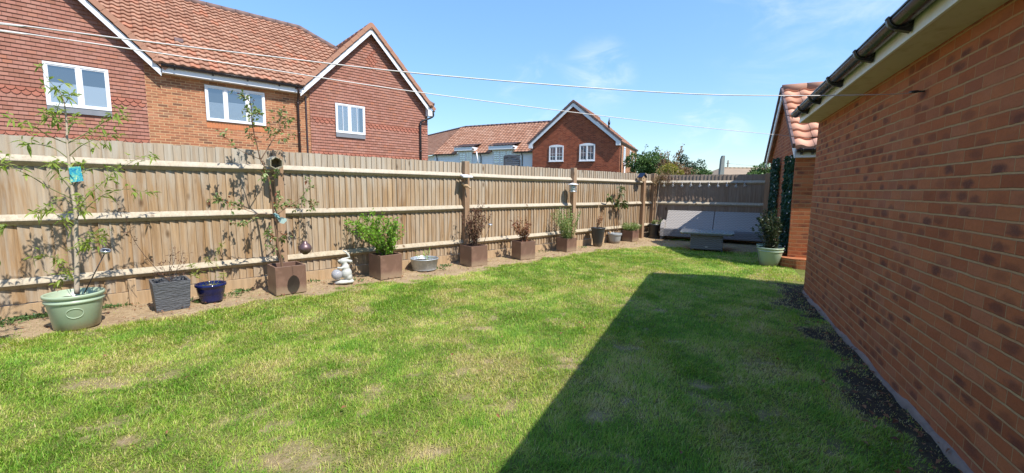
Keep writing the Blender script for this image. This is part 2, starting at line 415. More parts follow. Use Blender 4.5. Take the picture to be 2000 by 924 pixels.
M['upvc'] = mat_plain('upvc', (0.68, 0.69, 0.72), 0.35, 0.04, 3)
M['white_board'] = mat_plain('white_board', (0.76, 0.78, 0.80), 0.5, 0.06, 2)
M['old_white'] = mat_plain('old_white', (0.80, 0.81, 0.80), 0.4, 0.05, 4, dirt=(0.60, 0.58, 0.36), dirt_scale=1.6)
M['soffit'] = mat_plain('soffit', (0.62, 0.57, 0.46), 0.5, 0.12, 5, dirt=(0.42, 0.36, 0.22), dirt_scale=6)
M['lead'] = mat_plain('lead', (0.17, 0.18, 0.20), 0.55, 0.3, 6)
M['black_plastic'] = mat_plain('black_plastic', (0.016, 0.014, 0.017), 0.3, 0.3, 8)
M['gutter_plastic'] = mat_plain('gutter_plastic', (0.010, 0.008, 0.010), 0.26, 0.4, 5, dirt=(0.026, 0.021, 0.023), dirt_scale=9)
M['brown_pipe'] = mat_plain('brown_pipe', (0.032, 0.017, 0.018), 0.4, 0.2, 8)
M['dark_room'] = mat_plain('dark_room', (0.05, 0.055, 0.06), 0.8, 0.2, 2)
M['blind'] = mat_plain('blind', (0.44, 0.46, 0.48), 0.6, 0.03, 4)
M['curtain'] = mat_plain('curtain', (0.30, 0.30, 0.31), 0.8, 0.15, 14)
kg = newmat('window_glass')
gl = kg.new('ShaderNodeBsdfGlossy'); gl.inputs['Roughness'].default_value = 0.015; gl.inputs['Color'].default_value = (.92, .96, 1, 1)
tr = kg.new('ShaderNodeBsdfTransparent'); tr.inputs['Color'].default_value = (.86, .90, .93, 1)
mx = kg.new('ShaderNodeMixShader'); lw = kg.new('ShaderNodeLayerWeight'); lw.inputs[0].default_value = 0.45
kg.put(mx.inputs[0], kg.maprange(lw.outputs['Facing'], 0, 1, 0.22, 0.9))
kg.l.new(tr.outputs[0], mx.inputs[1]); kg.l.new(gl.outputs[0], mx.inputs[2]); kg.l.new(mx.outputs[0], kg.out.inputs[0])
M['glass'] = kg.m
WT = [(0.0, (0.25, 0.135, 0.060)), (0.35, (0.37, 0.238, 0.125)), (0.7, (0.44, 0.310, 0.185)), (1.0, (0.42, 0.34, 0.25))]
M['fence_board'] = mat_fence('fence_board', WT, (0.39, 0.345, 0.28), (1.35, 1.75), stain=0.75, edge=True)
M['fence_rail'] = mat_fence('fence_rail', [(0.0, (0.40, 0.325, 0.22)), (1.0, (0.50, 0.425, 0.32))], (0.42, 0.375, 0.305), (0.3, 2.2), 0.4)
M['fence_post'] = mat_fence('fence_post', [(0.0, (0.29, 0.175, 0.10)), (1.0, (0.38, 0.245, 0.15))], (0.36, 0.28, 0.20), (1.5, 2.2), 0.25)
M['gravel_board'] = mat_fence('gravel_board', [(0.0, (0.42, 0.28, 0.155)), (1.0, (0.48, 0.34, 0.21))], (0.45, 0.36, 0.25), (1.5, 2.2), 0.3)
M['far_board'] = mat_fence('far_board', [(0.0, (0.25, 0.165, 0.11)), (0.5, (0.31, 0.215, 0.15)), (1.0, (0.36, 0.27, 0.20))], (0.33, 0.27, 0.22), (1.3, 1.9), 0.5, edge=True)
M['brown_box'] = mat_plain('brown_box', (0.150, 0.084, 0.060), 0.42, 0.13, 3, dirt=(0.24, 0.14, 0.10), dirt_scale=5, bmp=0.06, splash=((0.27, 0.195, 0.125), .09))
M['soil'] = mat_plain('soil', (0.075, 0.048, 0.03), 0.95, 0.5, 25, bmp=0.8)
M['dark_soil'] = mat_plain('dark_soil', (0.03, 0.02, 0.014), 0.95, 0.5, 25, bmp=0.8)
M['sage_glaze'] = mat_plain('sage_glaze', (0.34, 0.42, 0.29), 0.32, 0.05, 3, dirt=(0.36, 0.36, 0.24), dirt_scale=2.5, bmp=0.03, splash=((0.34, 0.27, 0.17), .07))
M['blue_glaze'] = mat_plain('blue_glaze', (0.008, 0.013, 0.075), 0.12, 0.4, 4)
M['grey_pot'] = mat_plain('grey_pot', (0.30, 0.32, 0.33), 0.45, 0.08, 6, dirt=(0.24, 0.25, 0.24), splash=((0.27, 0.2, 0.13), .06))
M['black_pot'] = mat_plain('black_pot', (0.028, 0.032, 0.036), 0.42, 0.2, 6, dirt=(0.06, 0.06, 0.055), dirt_scale=6, splash=((0.16, 0.12, 0.08), .08))
M['stone_white'] = mat_plain('stone_white', (0.44, 0.435, 0.40), 0.7, 0.06, 8, dirt=(0.45, 0.46, 0.40), dirt_scale=16, bmp=0.3)
M['bark_pale'] = mat_plain('bark_pale', (0.42, 0.34, 0.25), 0.85, 0.3, 20, bmp=0.5)
M['bark_brown'] = mat_plain('bark_brown', (0.16, 0.09, 0.05), 0.8, 0.35, 24, bmp=0.5)
M['bark_dark'] = mat_plain('bark_dark', (0.075, 0.045, 0.03), 0.85, 0.35, 24, bmp=0.5)
M['twig'] = mat_plain('twig', (0.15, 0.095, 0.06), 0.85, 0.4, 24)
M['green_stem'] = mat_plain('green_stem', (0.16, 0.17, 0.06), 0.7, 0.3, 24)
M['metal'] = mat_plain('metal', (0.55, 0.55, 0.56), 0.35, 0.1, 8, metal=0.9)
M['dark_metal'] = mat_plain('dark_metal', (0.10, 0.085, 0.08), 0.45, 0.2, 8, metal=0.6)
M['copper_ball'] = mat_plain('copper_ball', (0.14, 0.085, 0.085), 0.38, 0.4, 14, metal=0.5, bmp=0.3)
M['teal_cloth'] = mat_plain('teal_cloth', (0.16, 0.30, 0.31), 0.5, 0.2, 12)
M['pale_teal'] = mat_plain('pale_teal', (0.45, 0.58, 0.52), 0.5, 0.2, 14)
M['wood_box'] = mat_plain('wood_box', (0.36, 0.24, 0.13), 0.75, 0.3, 14, bmp=0.2)
M['old_wood'] = mat_plain('old_wood', (0.33, 0.29, 0.20), 0.8, 0.3, 14, bmp=0.3)
M['solar_cell'] = mat_plain('solar_cell', (0.012, 0.018, 0.04), 0.12, 0.2, 10)
M['rope_white'] = mat_plain('rope_white', (0.64, 0.61, 0.58), 0.55, 0.05, 40)
M['concrete'] = mat_plain('concrete', (0.25, 0.18, 0.14), 0.95, 0.3, 9, bmp=0.6, dirt=(0.12, 0.085, 0.065), dirt_scale=7)
M['grey_stone'] = mat_plain('grey_stone', (0.20, 0.215, 0.20), 0.8, 0.2, 4, bmp=0.3)
M['slat_grey'] = mat_plain('slat_grey', (0.075, 0.08, 0.09), 0.6, 0.2, 4)
M['bungalow_roof'] = mat_plain('bungalow_roof', (0.27, 0.20, 0.135), 0.9, 0.2, 1.2, bmp=0.3)
M['render_wall'] = mat_plain('render_wall', (0.55, 0.50, 0.42), 0.9, 0.1, 1)
M['pole_wood'] = mat_plain('pole_wood', (0.12, 0.09, 0.07), 0.9, 0.2, 5)
kb = newmat('bulb_glass'); kb.put(kb.b.inputs['Base Color'], (0.85, 0.87, 0.88)); kb.b.inputs['Roughness'].default_value = 0.06
kb.b.inputs['Transmission Weight'].default_value = 0.55; M['bulb_glass'] = kb.m; kb.b.inputs['Transmission Weight'].default_value = 0.8
kb = newmat('clear_ball'); kb.put(kb.b.inputs['Base Color'], (0.50, 0.51, 0.55)); kb.b.inputs['Roughness'].default_value = 0.08
kb.b.inputs['Transmission Weight'].default_value = 0.45; M['clear_ball'] = kb.m
# galvanised zinc
kz = newmat('zinc'); pz = objco(kz); vz = kz.new('ShaderNodeTexVoronoi', feature='F1'); kz.put(vz.inputs['Vector'], pz); vz.inputs['Scale'].default_value = 28
sepz = kz.new('ShaderNodeSeparateXYZ'); kz.put(sepz.inputs[0], vz.outputs['Color'])
kz.put(kz.b.inputs['Base Color'], kz.mix(kz.math('MULTIPLY', kz.math('ADD', sepz.outputs[0], kz.noise(pz, 9, 5)), 0.5), (0.30, 0.34, 0.37), (0.56, 0.60, 0.63)))
kz.b.inputs['Metallic'].default_value = 0.45; kz.b.inputs['Roughness'].default_value = 0.42; M['zinc'] = kz.m
# slate-effect planter: rippled horizontal strata
ks = newmat('slate_effect'); ps = objco(ks)
ns = ks.noise(ks.scale(ps, (5, 5, 34)), 1.0, 5, 0.6, 1.2)
sets(ks, ks.mix(ns, (0.045, 0.048, 0.054), (0.115, 0.12, 0.13)), 0.5, 0.4); bump(ks, ns, 1.0, 0.03); M['slate_effect'] = ks.m
# woven rattan
def mat_rattan(name, c0, c1):
    k = newmat(name); p = objco(k); uv = uvco(k)
    sx = k.new('ShaderNodeSeparateXYZ'); k.put(sx.inputs[0], uv)
    ax = k.math('MULTIPLY', sx.outputs[0], 2 * PI / 0.095); ay = k.math('MULTIPLY', sx.outputs[1], 2 * PI / 0.044)
    wv = k.math('MULTIPLY', k.math('SINE', ax), k.math('SINE', ay))
    st = k.math('ABSOLUTE', k.math('SINE', k.math('MULTIPLY', ay, 0.5)))
    h = k.math('ADD', k.math('MULTIPLY', wv, 0.5), k.math('MULTIPLY', st, 0.5))
    c = k.mix(k.maprange(h, -0.5, 0.8), c0, c1)
    c = k.mix(k.math('MULTIPLY', k.noise(uv, 60, 3), 0.4), c, mul(c1, 0.6))
    sets(k, c, 0.5, 0.4); bump(k, h, 0.9, 0.008); return k.m
M['rattan_pale'] = mat_rattan('rattan_pale', (0.16, 0.145, 0.135), (0.42, 0.385, 0.355))
M['rattan_dark'] = mat_rattan('rattan_dark', (0.09, 0.082, 0.075), (0.22, 0.20, 0.18))
M['rattan_shaded'] = mat_rattan('rattan_shaded', (0.09, 0.085, 0.088), (0.25, 0.24, 0.24))  # sofa weave toned down: shade on the seat front put into the colour
M['table_top'] = mat_plain('table_top', (0.25, 0.285, 0.27), 0.25, 0.12, 5)
# leaves
G1, G2, G3 = (0.045, 0.085, 0.018), (0.085, 0.155, 0.028), (0.17, 0.26, 0.045)
M['leaf_peach'] = mat_leaf('leaf_peach', [(0, (0.14, 0.20, 0.03)), (0.5, (0.27, 0.38, 0.055)), (0.85, (0.36, 0.46, 0.09)), (1, (0.40, 0.40, 0.14))], trans=0.5)
M['leaf_fruit'] = mat_leaf('leaf_fruit', [(0, (0.10, 0.16, 0.05)), (0.6, (0.22, 0.30, 0.085)), (0.88, (0.34, 0.40, 0.14)), (0.9, (0.20, 0.05, 0.02)), (1, (0.28, 0.09, 0.03))], trans=0.35)
M['leaf_bright'] = mat_leaf('leaf_bright', [(0, (0.09, 0.20, 0.015)), (0.5, (0.20, 0.42, 0.035)), (1, (0.38, 0.55, 0.09))], trans=0.45)
M['leaf_yellow'] = mat_leaf('leaf_yellow', [(0, (0.14, 0.19, 0.03)), (0.5, (0.28, 0.34, 0.06)), (1, (0.45, 0.48, 0.12))], trans=0.45)
M['leaf_dry'] = mat_leaf('leaf_dry', [(0, (0.07, 0.028, 0.018)), (0.5, (0.15, 0.065, 0.035)), (1, (0.24, 0.13, 0.08))], 0.7, 0.2)
M['leaf_rust'] = mat_leaf('leaf_rust', [(0, (0.13, 0.045, 0.025)), (0.45, (0.28, 0.12, 0.055)), (0.8, (0.36, 0.19, 0.09)), (1, (0.20, 0.05, 0.05))], 0.7, 0.25)
M['leaf_grey'] = mat_leaf('leaf_grey', [(0, (0.10, 0.17, 0.04)), (0.5, (0.23, 0.34, 0.09)), (1, (0.38, 0.46, 0.18))], 0.55, 0.35)
M['leaf_ivy'] = mat_leaf('leaf_ivy', [(0, (0.016, 0.05, 0.028)), (0.6, (0.035, 0.095, 0.05)), (1, (0.08, 0.16, 0.085))], 0.35, 0.2)
M['leaf_dark'] = mat_leaf('leaf_dark', [(0, (0.018, 0.035, 0.014)), (0.6, (0.04, 0.065, 0.025)), (1, (0.09, 0.12, 0.05))], 0.45, 0.2)
M['leaf_fig'] = mat_leaf('leaf_fig', [(0, (0.06, 0.09, 0.025)), (0.5, (0.13, 0.17, 0.05)), (1, (0.24, 0.22, 0.09))], 0.5, 0.3)
M['leaf_tree'] = mat_leaf('leaf_tree', [(0, (0.04, 0.085, 0.022)), (0.5, (0.085, 0.165, 0.04)), (1, (0.17, 0.26, 0.08))], 0.5, 0.25)
M['leaf_deep'] = mat_leaf('leaf_deep', [(0, (0.018, 0.045, 0.022)), (0.5, (0.035, 0.08, 0.035)), (1, (0.08, 0.14, 0.06))], 0.5, 0.2)
M['leaf_copper'] = mat_leaf('leaf_copper', [(0, (0.14, 0.06, 0.04)), (0.5, (0.27, 0.15, 0.08)), (0.8, (0.30, 0.24, 0.10)), (1, (0.42, 0.27, 0.19))], 0.6, 0.25)
M['leaf_gold'] = mat_leaf('leaf_gold', [(0, (0.11, 0.14, 0.02)), (0.5, (0.25, 0.25, 0.035)), (1, (0.40, 0.33, 0.06))], 0.55, 0.3)
M['petal'] = mat_plain('petal', (0.75, 0.70, 0.70), 0.6, 0.05, 5)
M['blade'] = mat_leaf('blade', [(0.0, (0.10, 0.25, 0.018)), (0.3, (0.24, 0.43, 0.038)), (0.55, (0.42, 0.54, 0.080)), (0.78, (0.58, 0.54, 0.16)), (1.0, (0.68, 0.56, 0.29))], 0.5, 0.4, spec=0.3)

# ------------------------------------------------------------------ value noise fields for the lawn
class VN:
    def __init__(s, seed): s.g = np.random.default_rng(seed).random((256, 256))
    def __call__(s, x, y, sc, octv=1):
        out = 0; amp = 1; tot = 0
        for _ in range(octv):
            X = x * sc; Y = y * sc; i = np.floor(X).astype(int); j = np.floor(Y).astype(int); fx = X - i; fy = Y - j
            fx = fx * fx * (3 - 2 * fx); fy = fy * fy * (3 - 2 * fy)
            g = s.g; a = g[i % 256, j % 256]; b = g[(i + 1) % 256, j % 256]; c = g[i % 256, (j + 1) % 256]; d = g[(i + 1) % 256, (j + 1) % 256]
            out = out + amp * ((a * (1 - fx) + b * fx) * (1 - fy) + (c * (1 - fx) + d * fx) * fy); tot += amp; amp *= 0.55; sc *= 2.03
        return out / tot
vn = [VN(i) for i in (3, 5, 8, 13, 21)]
def sst(v, a, b): t = np.clip((v - a) / (b - a), 0, 1); return t * t * (3 - 2 * t)
SPOTS = [(ground(205, 745), .42, .24), (ground(575, 892), .38, .2), (ground(1095, 714), .24, .10), (ground(1240, 680), .26, .11), (ground(1320, 665), .2, .08),
         (ground(735, 760), .14, .2), (ground(580, 620), .3, .1), (ground(1170, 810), .16, .1), (ground(1285, 605), .2, .1), (ground(990, 578), .28, .05), (ground(1370, 755), .2, .09),
         (ground(230, 860), .18, .07), (ground(1110, 700), .2, .09), (ground(940, 640), .3, .12), (ground(850, 880), .2, .1)]
def fields(x, y):
    n = -0.6712 * 0 + F_N.x * x + F_N.y * y; d = W_N.x * x + W_N.y * y; s_ = W_U.x * x + W_U.y * y
    wob = vn[0](x, y, 1.3, 4) - 0.5
    bed = sst(n + wob * 0.75 + (vn[1](x, y, 6, 3) - .5) * .45, 5.60, 5.90)
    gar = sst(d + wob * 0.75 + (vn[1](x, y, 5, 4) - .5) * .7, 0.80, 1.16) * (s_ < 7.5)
    # worn ground round the sofa at the far end
    q = np.hypot((x - 4.2) / 1.15, (y - 11.3) / 0.95); sofa = sst(1.25 - q + wob * 0.5, 0.1, 0.45)
    q2 = np.hypot((x - 5.6) / 1.6, (y - 10.7) / 1.0); sofa = np.maximum(sofa, sst(1.2 - q2 + wob * 0.5, 0.1, 0.4))
    patch = sst(vn[2](x, y, 2.3, 5), 0.67, 0.80) * 0.45
    sp = np.zeros_like(x)
    for (c, a, b) in SPOTS:
        r = np.hypot((x - c.x) / (a * .8), (y - c.y) / (b * .8)) + (vn[3](x, y, 9, 4) - .5) * 1.7
        sp = np.maximum(sp, sst(-r, -1.15, 0.15) * 0.8)
    holes = sst(vn[1](x, y, 5.2, 4), 0.69, 0.80) * 0.55
    bare = np.clip(np.maximum.reduce([bed, gar, sofa, patch, sp, holes]), 0, 1)
    dry = np.clip(0.18 + sst(vn[4](x, y, 1.5, 5), 0.36, 0.66) * 0.42 + (vn[1](x, y, 4.2, 4) - 0.5) * 1.3 + (vn[2](x, y, 11, 2) - .5) * .5 + bed * .3, 0, 1)
    dry = np.maximum(dry, np.clip(sp * 1.1 + patch, 0, 1) * 0.7)
    lush = sst(vn[3](x, y, 1.3, 4), 0.56, 0.68); dry = np.clip(dry - lush * 0.3, 0, 1)
    return bare, dry, gar, bed
def height(x, y): return (vn[0](x, y, 1.1, 3) - .5) * 0.035 + (vn[2](x, y, 6, 3) - .5) * 0.018 - 0.012

GX0, GX1, GY0, GY1, GS = -9.0, 9.0, -1.5, 14.5, 0.045
xs = np.arange(GX0, GX1, GS); ys = np.arange(GY0, GY1, GS); X, Y = np.meshgrid(xs, ys); nx, ny = len(xs), len(ys)
fx, fy = X.ravel(), Y.ravel(); ba, dr, ga, be = fields(fx, fy)
hz = height(fx, fy) + ba * (vn[3](fx, fy, 14, 3) - .5) * 0.03
co_ = np.stack([fx, fy, hz], 1)
me = bpy.data.meshes.new('lawn'); I = np.arange(nx * ny).reshape(ny, nx)
q = np.stack([I[:-1, :-1], I[:-1, 1:], I[1:, 1:], I[1:, :-1]], -1).reshape(-1, 4)
me.vertices.add(len(co_)); me.vertices.foreach_set('co', co_.ravel()); me.loops.add(q.size); me.loops.foreach_set('vertex_index', q.ravel().astype(np.int32))
me.polygons.add(len(q)); me.polygons.foreach_set('loop_start', np.arange(0, q.size, 4, dtype=np.int32)); me.polygons.foreach_set('loop_total', np.full(len(q), 4, dtype=np.int32))
me.update(calc_edges=True); me.polygons.foreach_set('use_smooth', np.ones(len(q), bool))
for nm, a in (('bare', ba), ('dry', dr), ('soil_shade', ga)):
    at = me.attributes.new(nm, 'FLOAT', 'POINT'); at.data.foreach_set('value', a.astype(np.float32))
kl = newmat('lawn_soil'); p = geopos(kl)
b_ = kl.attr('bare'); d_ = kl.attr('dry'); g_ = kl.attr('soil_shade')
nz = kl.noise(p, 26, 7, 0.7); nz2 = kl.noise(p, 90, 4, 0.7); nz3 = kl.noise(p, 3.2, 5, 0.6)
soil = kl.ramp(nz, [(0.2, (0.18, 0.120, 0.068)), (0.5, (0.35, 0.258, 0.155)), (0.8, (0.48, 0.375, 0.245))])
soil = kl.mix(kl.maprange(nz3, 0.4, 0.7, 0, 0.5), soil, (0.22, 0.14, 0.085))
soil_shade = kl.ramp(nz, [(0.2, (0.028, 0.021, 0.015)), (0.6, (0.070, 0.053, 0.037)), (0.85, (0.14, 0.11, 0.08))])  # soil beside the garage wall, with the wall's shade put into its colour
soil = kl.mix(g_, soil, soil_shade)
turf = kl.mix(d_, (0.16, 0.20, 0.04), (0.34, 0.29, 0.12))
turf = kl.mix(kl.maprange(nz2, 0.3, 0.7), (0.075, 0.075, 0.025), turf)
sets(kl, kl.mix(b_, turf, soil), 0.95, 0.1); bump(kl, kl.math('ADD', nz, kl.math('MULTIPLY', nz2, .5)), 0.8, 0.02)
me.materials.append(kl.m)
lawn = bpy.data.objects.new('lawn', me); C.objects.link(lawn); tag(lawn, 'worn back garden lawn with a bare earth strip along the fence', 'lawn', kind='structure')

g = MB(); R_ = 900.0
g.face([(-R_, -R_, -0.07), (R_, -R_, -0.07), (R_, R_, -0.07), (-R_, R_, -0.07)])
go = g.build('ground', mat_plain('outer_ground', (0.11, 0.12, 0.05), 0.95, 0.4, 0.6), loc=(0, 0, -0.07)); tag(go, 'level ground reaching out beyond the garden fence', 'ground', kind='structure')

# ------------------------------------------------------------------ grass blades (one mass nobody could count)
def scatter(n_try, x0, x1, y0, y1):
    x = RNG.uniform(x0, x1, n_try); y = RNG.uniform(y0, y1, n_try); return x, y
bx, by, bl, bw = [], [], [], []
for (y0, y1, x0, x1, dens, L, Wd) in ((0.6, 2.6, -3.6, 2.6, 19000, 0.034, 0.0034), (2.6, 4.2, -6.0, 3.6, 14000, 0.036, 0.0042), (4.2, 6.5, -6.0, 4.4, 8500, 0.038, 0.0058), (6.5, 9.0, -3.5, 5.4, 5000, 0.038, 0.008), (9.0, 12.8, -1.5, 6.5, 3000, 0.038, 0.011)):
    n_ = int((y1 - y0) * (x1 - x0) * dens); x, y = scatter(n_, x0, x1, y0, y1)
    b0, d0, g0, e0 = fields(x, y); n_f = F_N.x * x + F_N.y * y; d_f = W_N.x * x + W_N.y * y
    clump = vn[1](x, y, 17, 2)
    keep = (RNG.random(n_) > np.where(e0 > .5, b0 * 0.965, np.where(g0 > .3, b0 * .87, b0 * .84))) & (RNG.random(n_) < 0.35 + clump * 1.15) & (n_f < 6.6) & ((d_f < 1.24) | ((W_U.x * x + W_U.y * y > 7.0) & (d_f < 1.44)))
    x, y = x[keep], y[keep]; bx.append(x); by.append(y); bl.append(np.full(len(x), L) * RNG.uniform(0.45, 1.45, len(x))); bw.append(np.full(len(x), Wd) * RNG.uniform(0.6, 1.3, len(x)))
x = np.concatenate(bx); y = np.concatenate(by); L = np.concatenate(bl); Wd = np.concatenate(bw); n_ = len(x)
b0, d0, g0, e0 = fields(x, y); zz = height(x, y) - 0.002
L = L * (1 - 0.45 * b0) * (0.5 + 0.75 * vn[2](x, y, 5, 2))
az = RNG.uniform(0, 2 * PI, n_); wa = (vn[3](x, y, 2.2, 2) - .5) * 5; az = np.where(RNG.random(n_) < 0.45, wa + RNG.normal(0, .6, n_), az)
tilt = RNG.uniform(0.55, 1.55, n_)
dx, dy = np.cos(az), np.sin(az); px, py = -dy, dx
base = np.stack([x, y, zz], 1); sd = np.stack([px, py, np.zeros(n_)], 1) * (Wd / 2)[:, None]
mid = base + np.stack([dx * np.sin(tilt * .6), dy * np.sin(tilt * .6), np.cos(tilt * .6)], 1) * (L * .55)[:, None]
tip = mid + np.stack([dx * np.sin(tilt), dy * np.sin(tilt), np.cos(tilt)], 1) * (L * .5)[:, None]
P = np.stack([base - sd, base + sd, mid + sd * .8, mid - sd * .8, tip], 1).reshape(-1, 3)
o5 = np.arange(n_) * 5
li = np.stack([o5, o5 + 1, o5 + 2, o5 + 3, o5 + 3, o5 + 2, o5 + 4], 1).ravel().astype(np.int32)
me = bpy.data.meshes.new('grass'); me.vertices.add(len(P)); me.vertices.foreach_set('co', P.ravel()); me.loops.add(len(li)); me.loops.foreach_set('vertex_index', li)
ls = np.stack([np.arange(n_) * 7, np.arange(n_) * 7 + 4], 1).ravel().astype(np.int32); lt = np.tile(np.array([4, 3], np.int32), n_)
me.polygons.add(2 * n_); me.polygons.foreach_set('loop_start', ls); me.polygons.foreach_set('loop_total', lt); me.update(calc_edges=True)
tone = np.clip(0.20 + d0 * 0.58 + RNG.normal(0, .12, n_) + 0.35 * b0 * (e0 < .5) + (RNG.random(n_) < 0.10 + 0.25 * d0) * RNG.uniform(.15, .5, n_), 0, 1)
at = me.attributes.new('tone', 'FLOAT', 'FACE'); at.data.foreach_set('value', np.repeat(tone, 2).astype(np.float32)); me.materials.append(M['blade'])
me.polygons.foreach_set('use_smooth', np.ones(2 * n_, bool))
gr = bpy.data.objects.new('grass', me); C.objects.link(gr); tag(gr, 'short mown lawn grass, green with straw coloured patches', 'grass', kind='stuff')
print('grass blades', n_)
# fallen leaves and clods
lf = MB()
for _ in range(120):
    x, y = rnd(-4.5, 3.6), rnd(1.9, 9.5)
    if W_N.x * x + W_N.y * y > 1.2 or F_N.x * x + F_N.y * y > 6.55: continue
    lf.leaf(V((x, y, 0.02 + rnd(0, .015))), V((rnd(-1, 1), rnd(-1, 1), rnd(0, .4))), V((rnd(-.5, .5), rnd(-.5, .5), 1)).normalized(), rnd(.02, .05), rnd(.012, .028), rnd(.3, 1))
for _ in range(420):
    s_ = rnd(.5, 7); d = 1.24 - abs(random.gauss(0, .17)); p = WP(d, s_, .012)
    lf.leaf(p, V((rnd(-1, 1), rnd(-1, 1), rnd(-.05, .5))), V((rnd(-.5, .5), rnd(-.5, .5), 1)).normalized(), rnd(.015, .05), rnd(.008, .03), rnd(0, .9))
for _ in range(900):
    u = rnd(-3, 11); n = rnd(5.75, 6.55); p = FP(u, n, 0.008)
    lf.leaf(p, V((rnd(-1, 1), rnd(-1, 1), rnd(-.05, .4))), V((rnd(-.5, .5), rnd(-.5, .5), 1)).normalized(), rnd(.015, .045), rnd(.012, .028), rnd(.1, .9))
tag(lf.build('fallen_leaves', M['leaf_rust'], loc=(0, 0, 0)), 'dry brown leaves scattered over the lawn and bare earth', 'leaves', kind='stuff')
# ------------------------------------------------------------------ fences
def make_fence(name, label, O, U, N, posts, u0, u1, top, rails, bmat, base=0.15, cleats=True, pitch=0.086, post_off=0.0, front_cut=None):
    """boards on plane O + U*u + N*0; we stand on the -N side"""
    root = thing(name, O + U * (u0 + u1) / 2, label, 'fence')
    def pt(u, n, z): return O + U * u + N * n + Z * z
    edges = sorted(set([u0] + [p for p in posts if u0 < p < u1] + [u1]))
    for a, b in zip(edges[:-1], edges[1:]):
        m = MB(); u = a; last = rnd(0.2, 0.8)
        while u < b - 0.01:
            w_ = min(pitch * rnd(0.93, 1.07), b - u); t = min(1, max(0, last * 0.35 + rnd(0, 1) * 0.65)); last = t
            zt = top + rnd(-0.006, 0.006); zb = base + rnd(-.004, .004); l = rnd(-0.003, 0.003); tk = rnd(0.020, 0.028); sk = rnd(-.002, .002)
            ov = 0.012
            P = [pt(u, -tk, zb), pt(u + w_ + ov, -0.003, zb), pt(u + w_ + ov + l, -0.003 + sk, zt), pt(u + l, -tk + sk, zt)]
            Q = [pt(u, 0.0, zb), pt(u + w_ + ov, 0.0, zb), pt(u + w_ + ov + l, 0, zt), pt(u + l, 0, zt)]
            m.idx(P + Q, [(0, 1, 2, 3), (5, 4, 7, 6), (4, 0, 3, 7), (1, 5, 6, 2), (3, 2, 6, 7), (4, 5, 1, 0)], [[(0, 0), (1, 0), (1, 1), (0, 1)]] + [[(.5, 0)] * 4] * 5, t)
            u += w_
        m.build('board_panel', bmat, root)
        for zr in rails:
            m = MB(); n_seg = 6; aa, bb = a + 0.05, b - 0.05
            sag = rnd(-0.008, 0.006); t = rnd(0, 1)
            if bb - aa < 0.1: continue
            prof = [(-0.022, 0.0), (-0.070, -0.050), (-0.076, -0.064), (-0.066, -0.076), (-0.022, -0.112)]
            rows = []
            for i in range(n_seg + 1):
                f = i / n_seg; uu = aa + (bb - aa) * f; dz = sag * 4 * f * (1 - f) + rnd(-.001, .001)
                rows.append([pt(uu, nn, zr + z_ + dz) for nn, z_ in prof])
            npf = len(prof); vs = [p for r in rows for p in r]; fs = []
            for i in range(n_seg):
                for q in range(npf):
                    A = i * npf + q; B = i * npf + (q + 1) % npf; fs.append((A, A + npf, B + npf, B))
            fs.append(tuple(range(npf))); fs.append(tuple(reversed(range(n_seg * npf, n_seg * npf + npf))))
            m.idx(vs, fs, None, t); m.build('rail', M['fence_rail'], root)
        if base > 0.05:
            m = MB(); m.box(pt(a + 0.05, -0.032, -0.06), U, N, Z, max(0.02, b - a - 0.1), 0.024, base + 0.052, rnd(0, 1)); m.build('gravel_board', M['gravel_board'], root, bevel=0.003)
        if cleats and b - a > 2:
            m = MB(); c = (a + b) / 2; m.box(pt(c - 0.035, -0.075, -0.03), U, N, Z, 0.07, 0.042, rails[-1] - 0.09, rnd(.2, 1)); m.build('cleat', M['gravel_board'], root, bevel=0.003)
    for p in posts:
        m = MB(); m.box(pt(p - 0.055, -0.118, -0.1), U, N, Z, 0.11, 0.117, top + 0.115 + rnd(-.01, .02), rnd(0, 1)); m.build('fence_post', M['fence_post'], root, bevel=0.005)
    return root
FP_POSTS = [-1.705 - 3.227, -1.705, 1.522, 4.749, 7.976, 11.19, 11.76]
make_fence('garden_fence', 'long close board timber fence with three pale rails running behind the row of pots', F_N * FD, F_U, F_N, FP_POSTS, -7.0, 11.80, 1.902, (1.71, 1.092, 0.421), M['fence_board'])
FC = FP(11.83, FD + 0.02); FE = V((6.97, 11.36, 0)); FF = (FE - FC).normalized(); FFN = V((-FF.y, FF.x, 0))
FLEN = (FE - FC).length
make_fence('back_fence', 'short grey brown fence across the end of the garden behind the rattan sofa', FC, FF, FFN, [0.10, FLEN - 0.06], 0.0, FLEN + 0.3, 1.885, (1.72, 1.10, 0.43), M['far_board'], cleats=False, pitch=0.098)

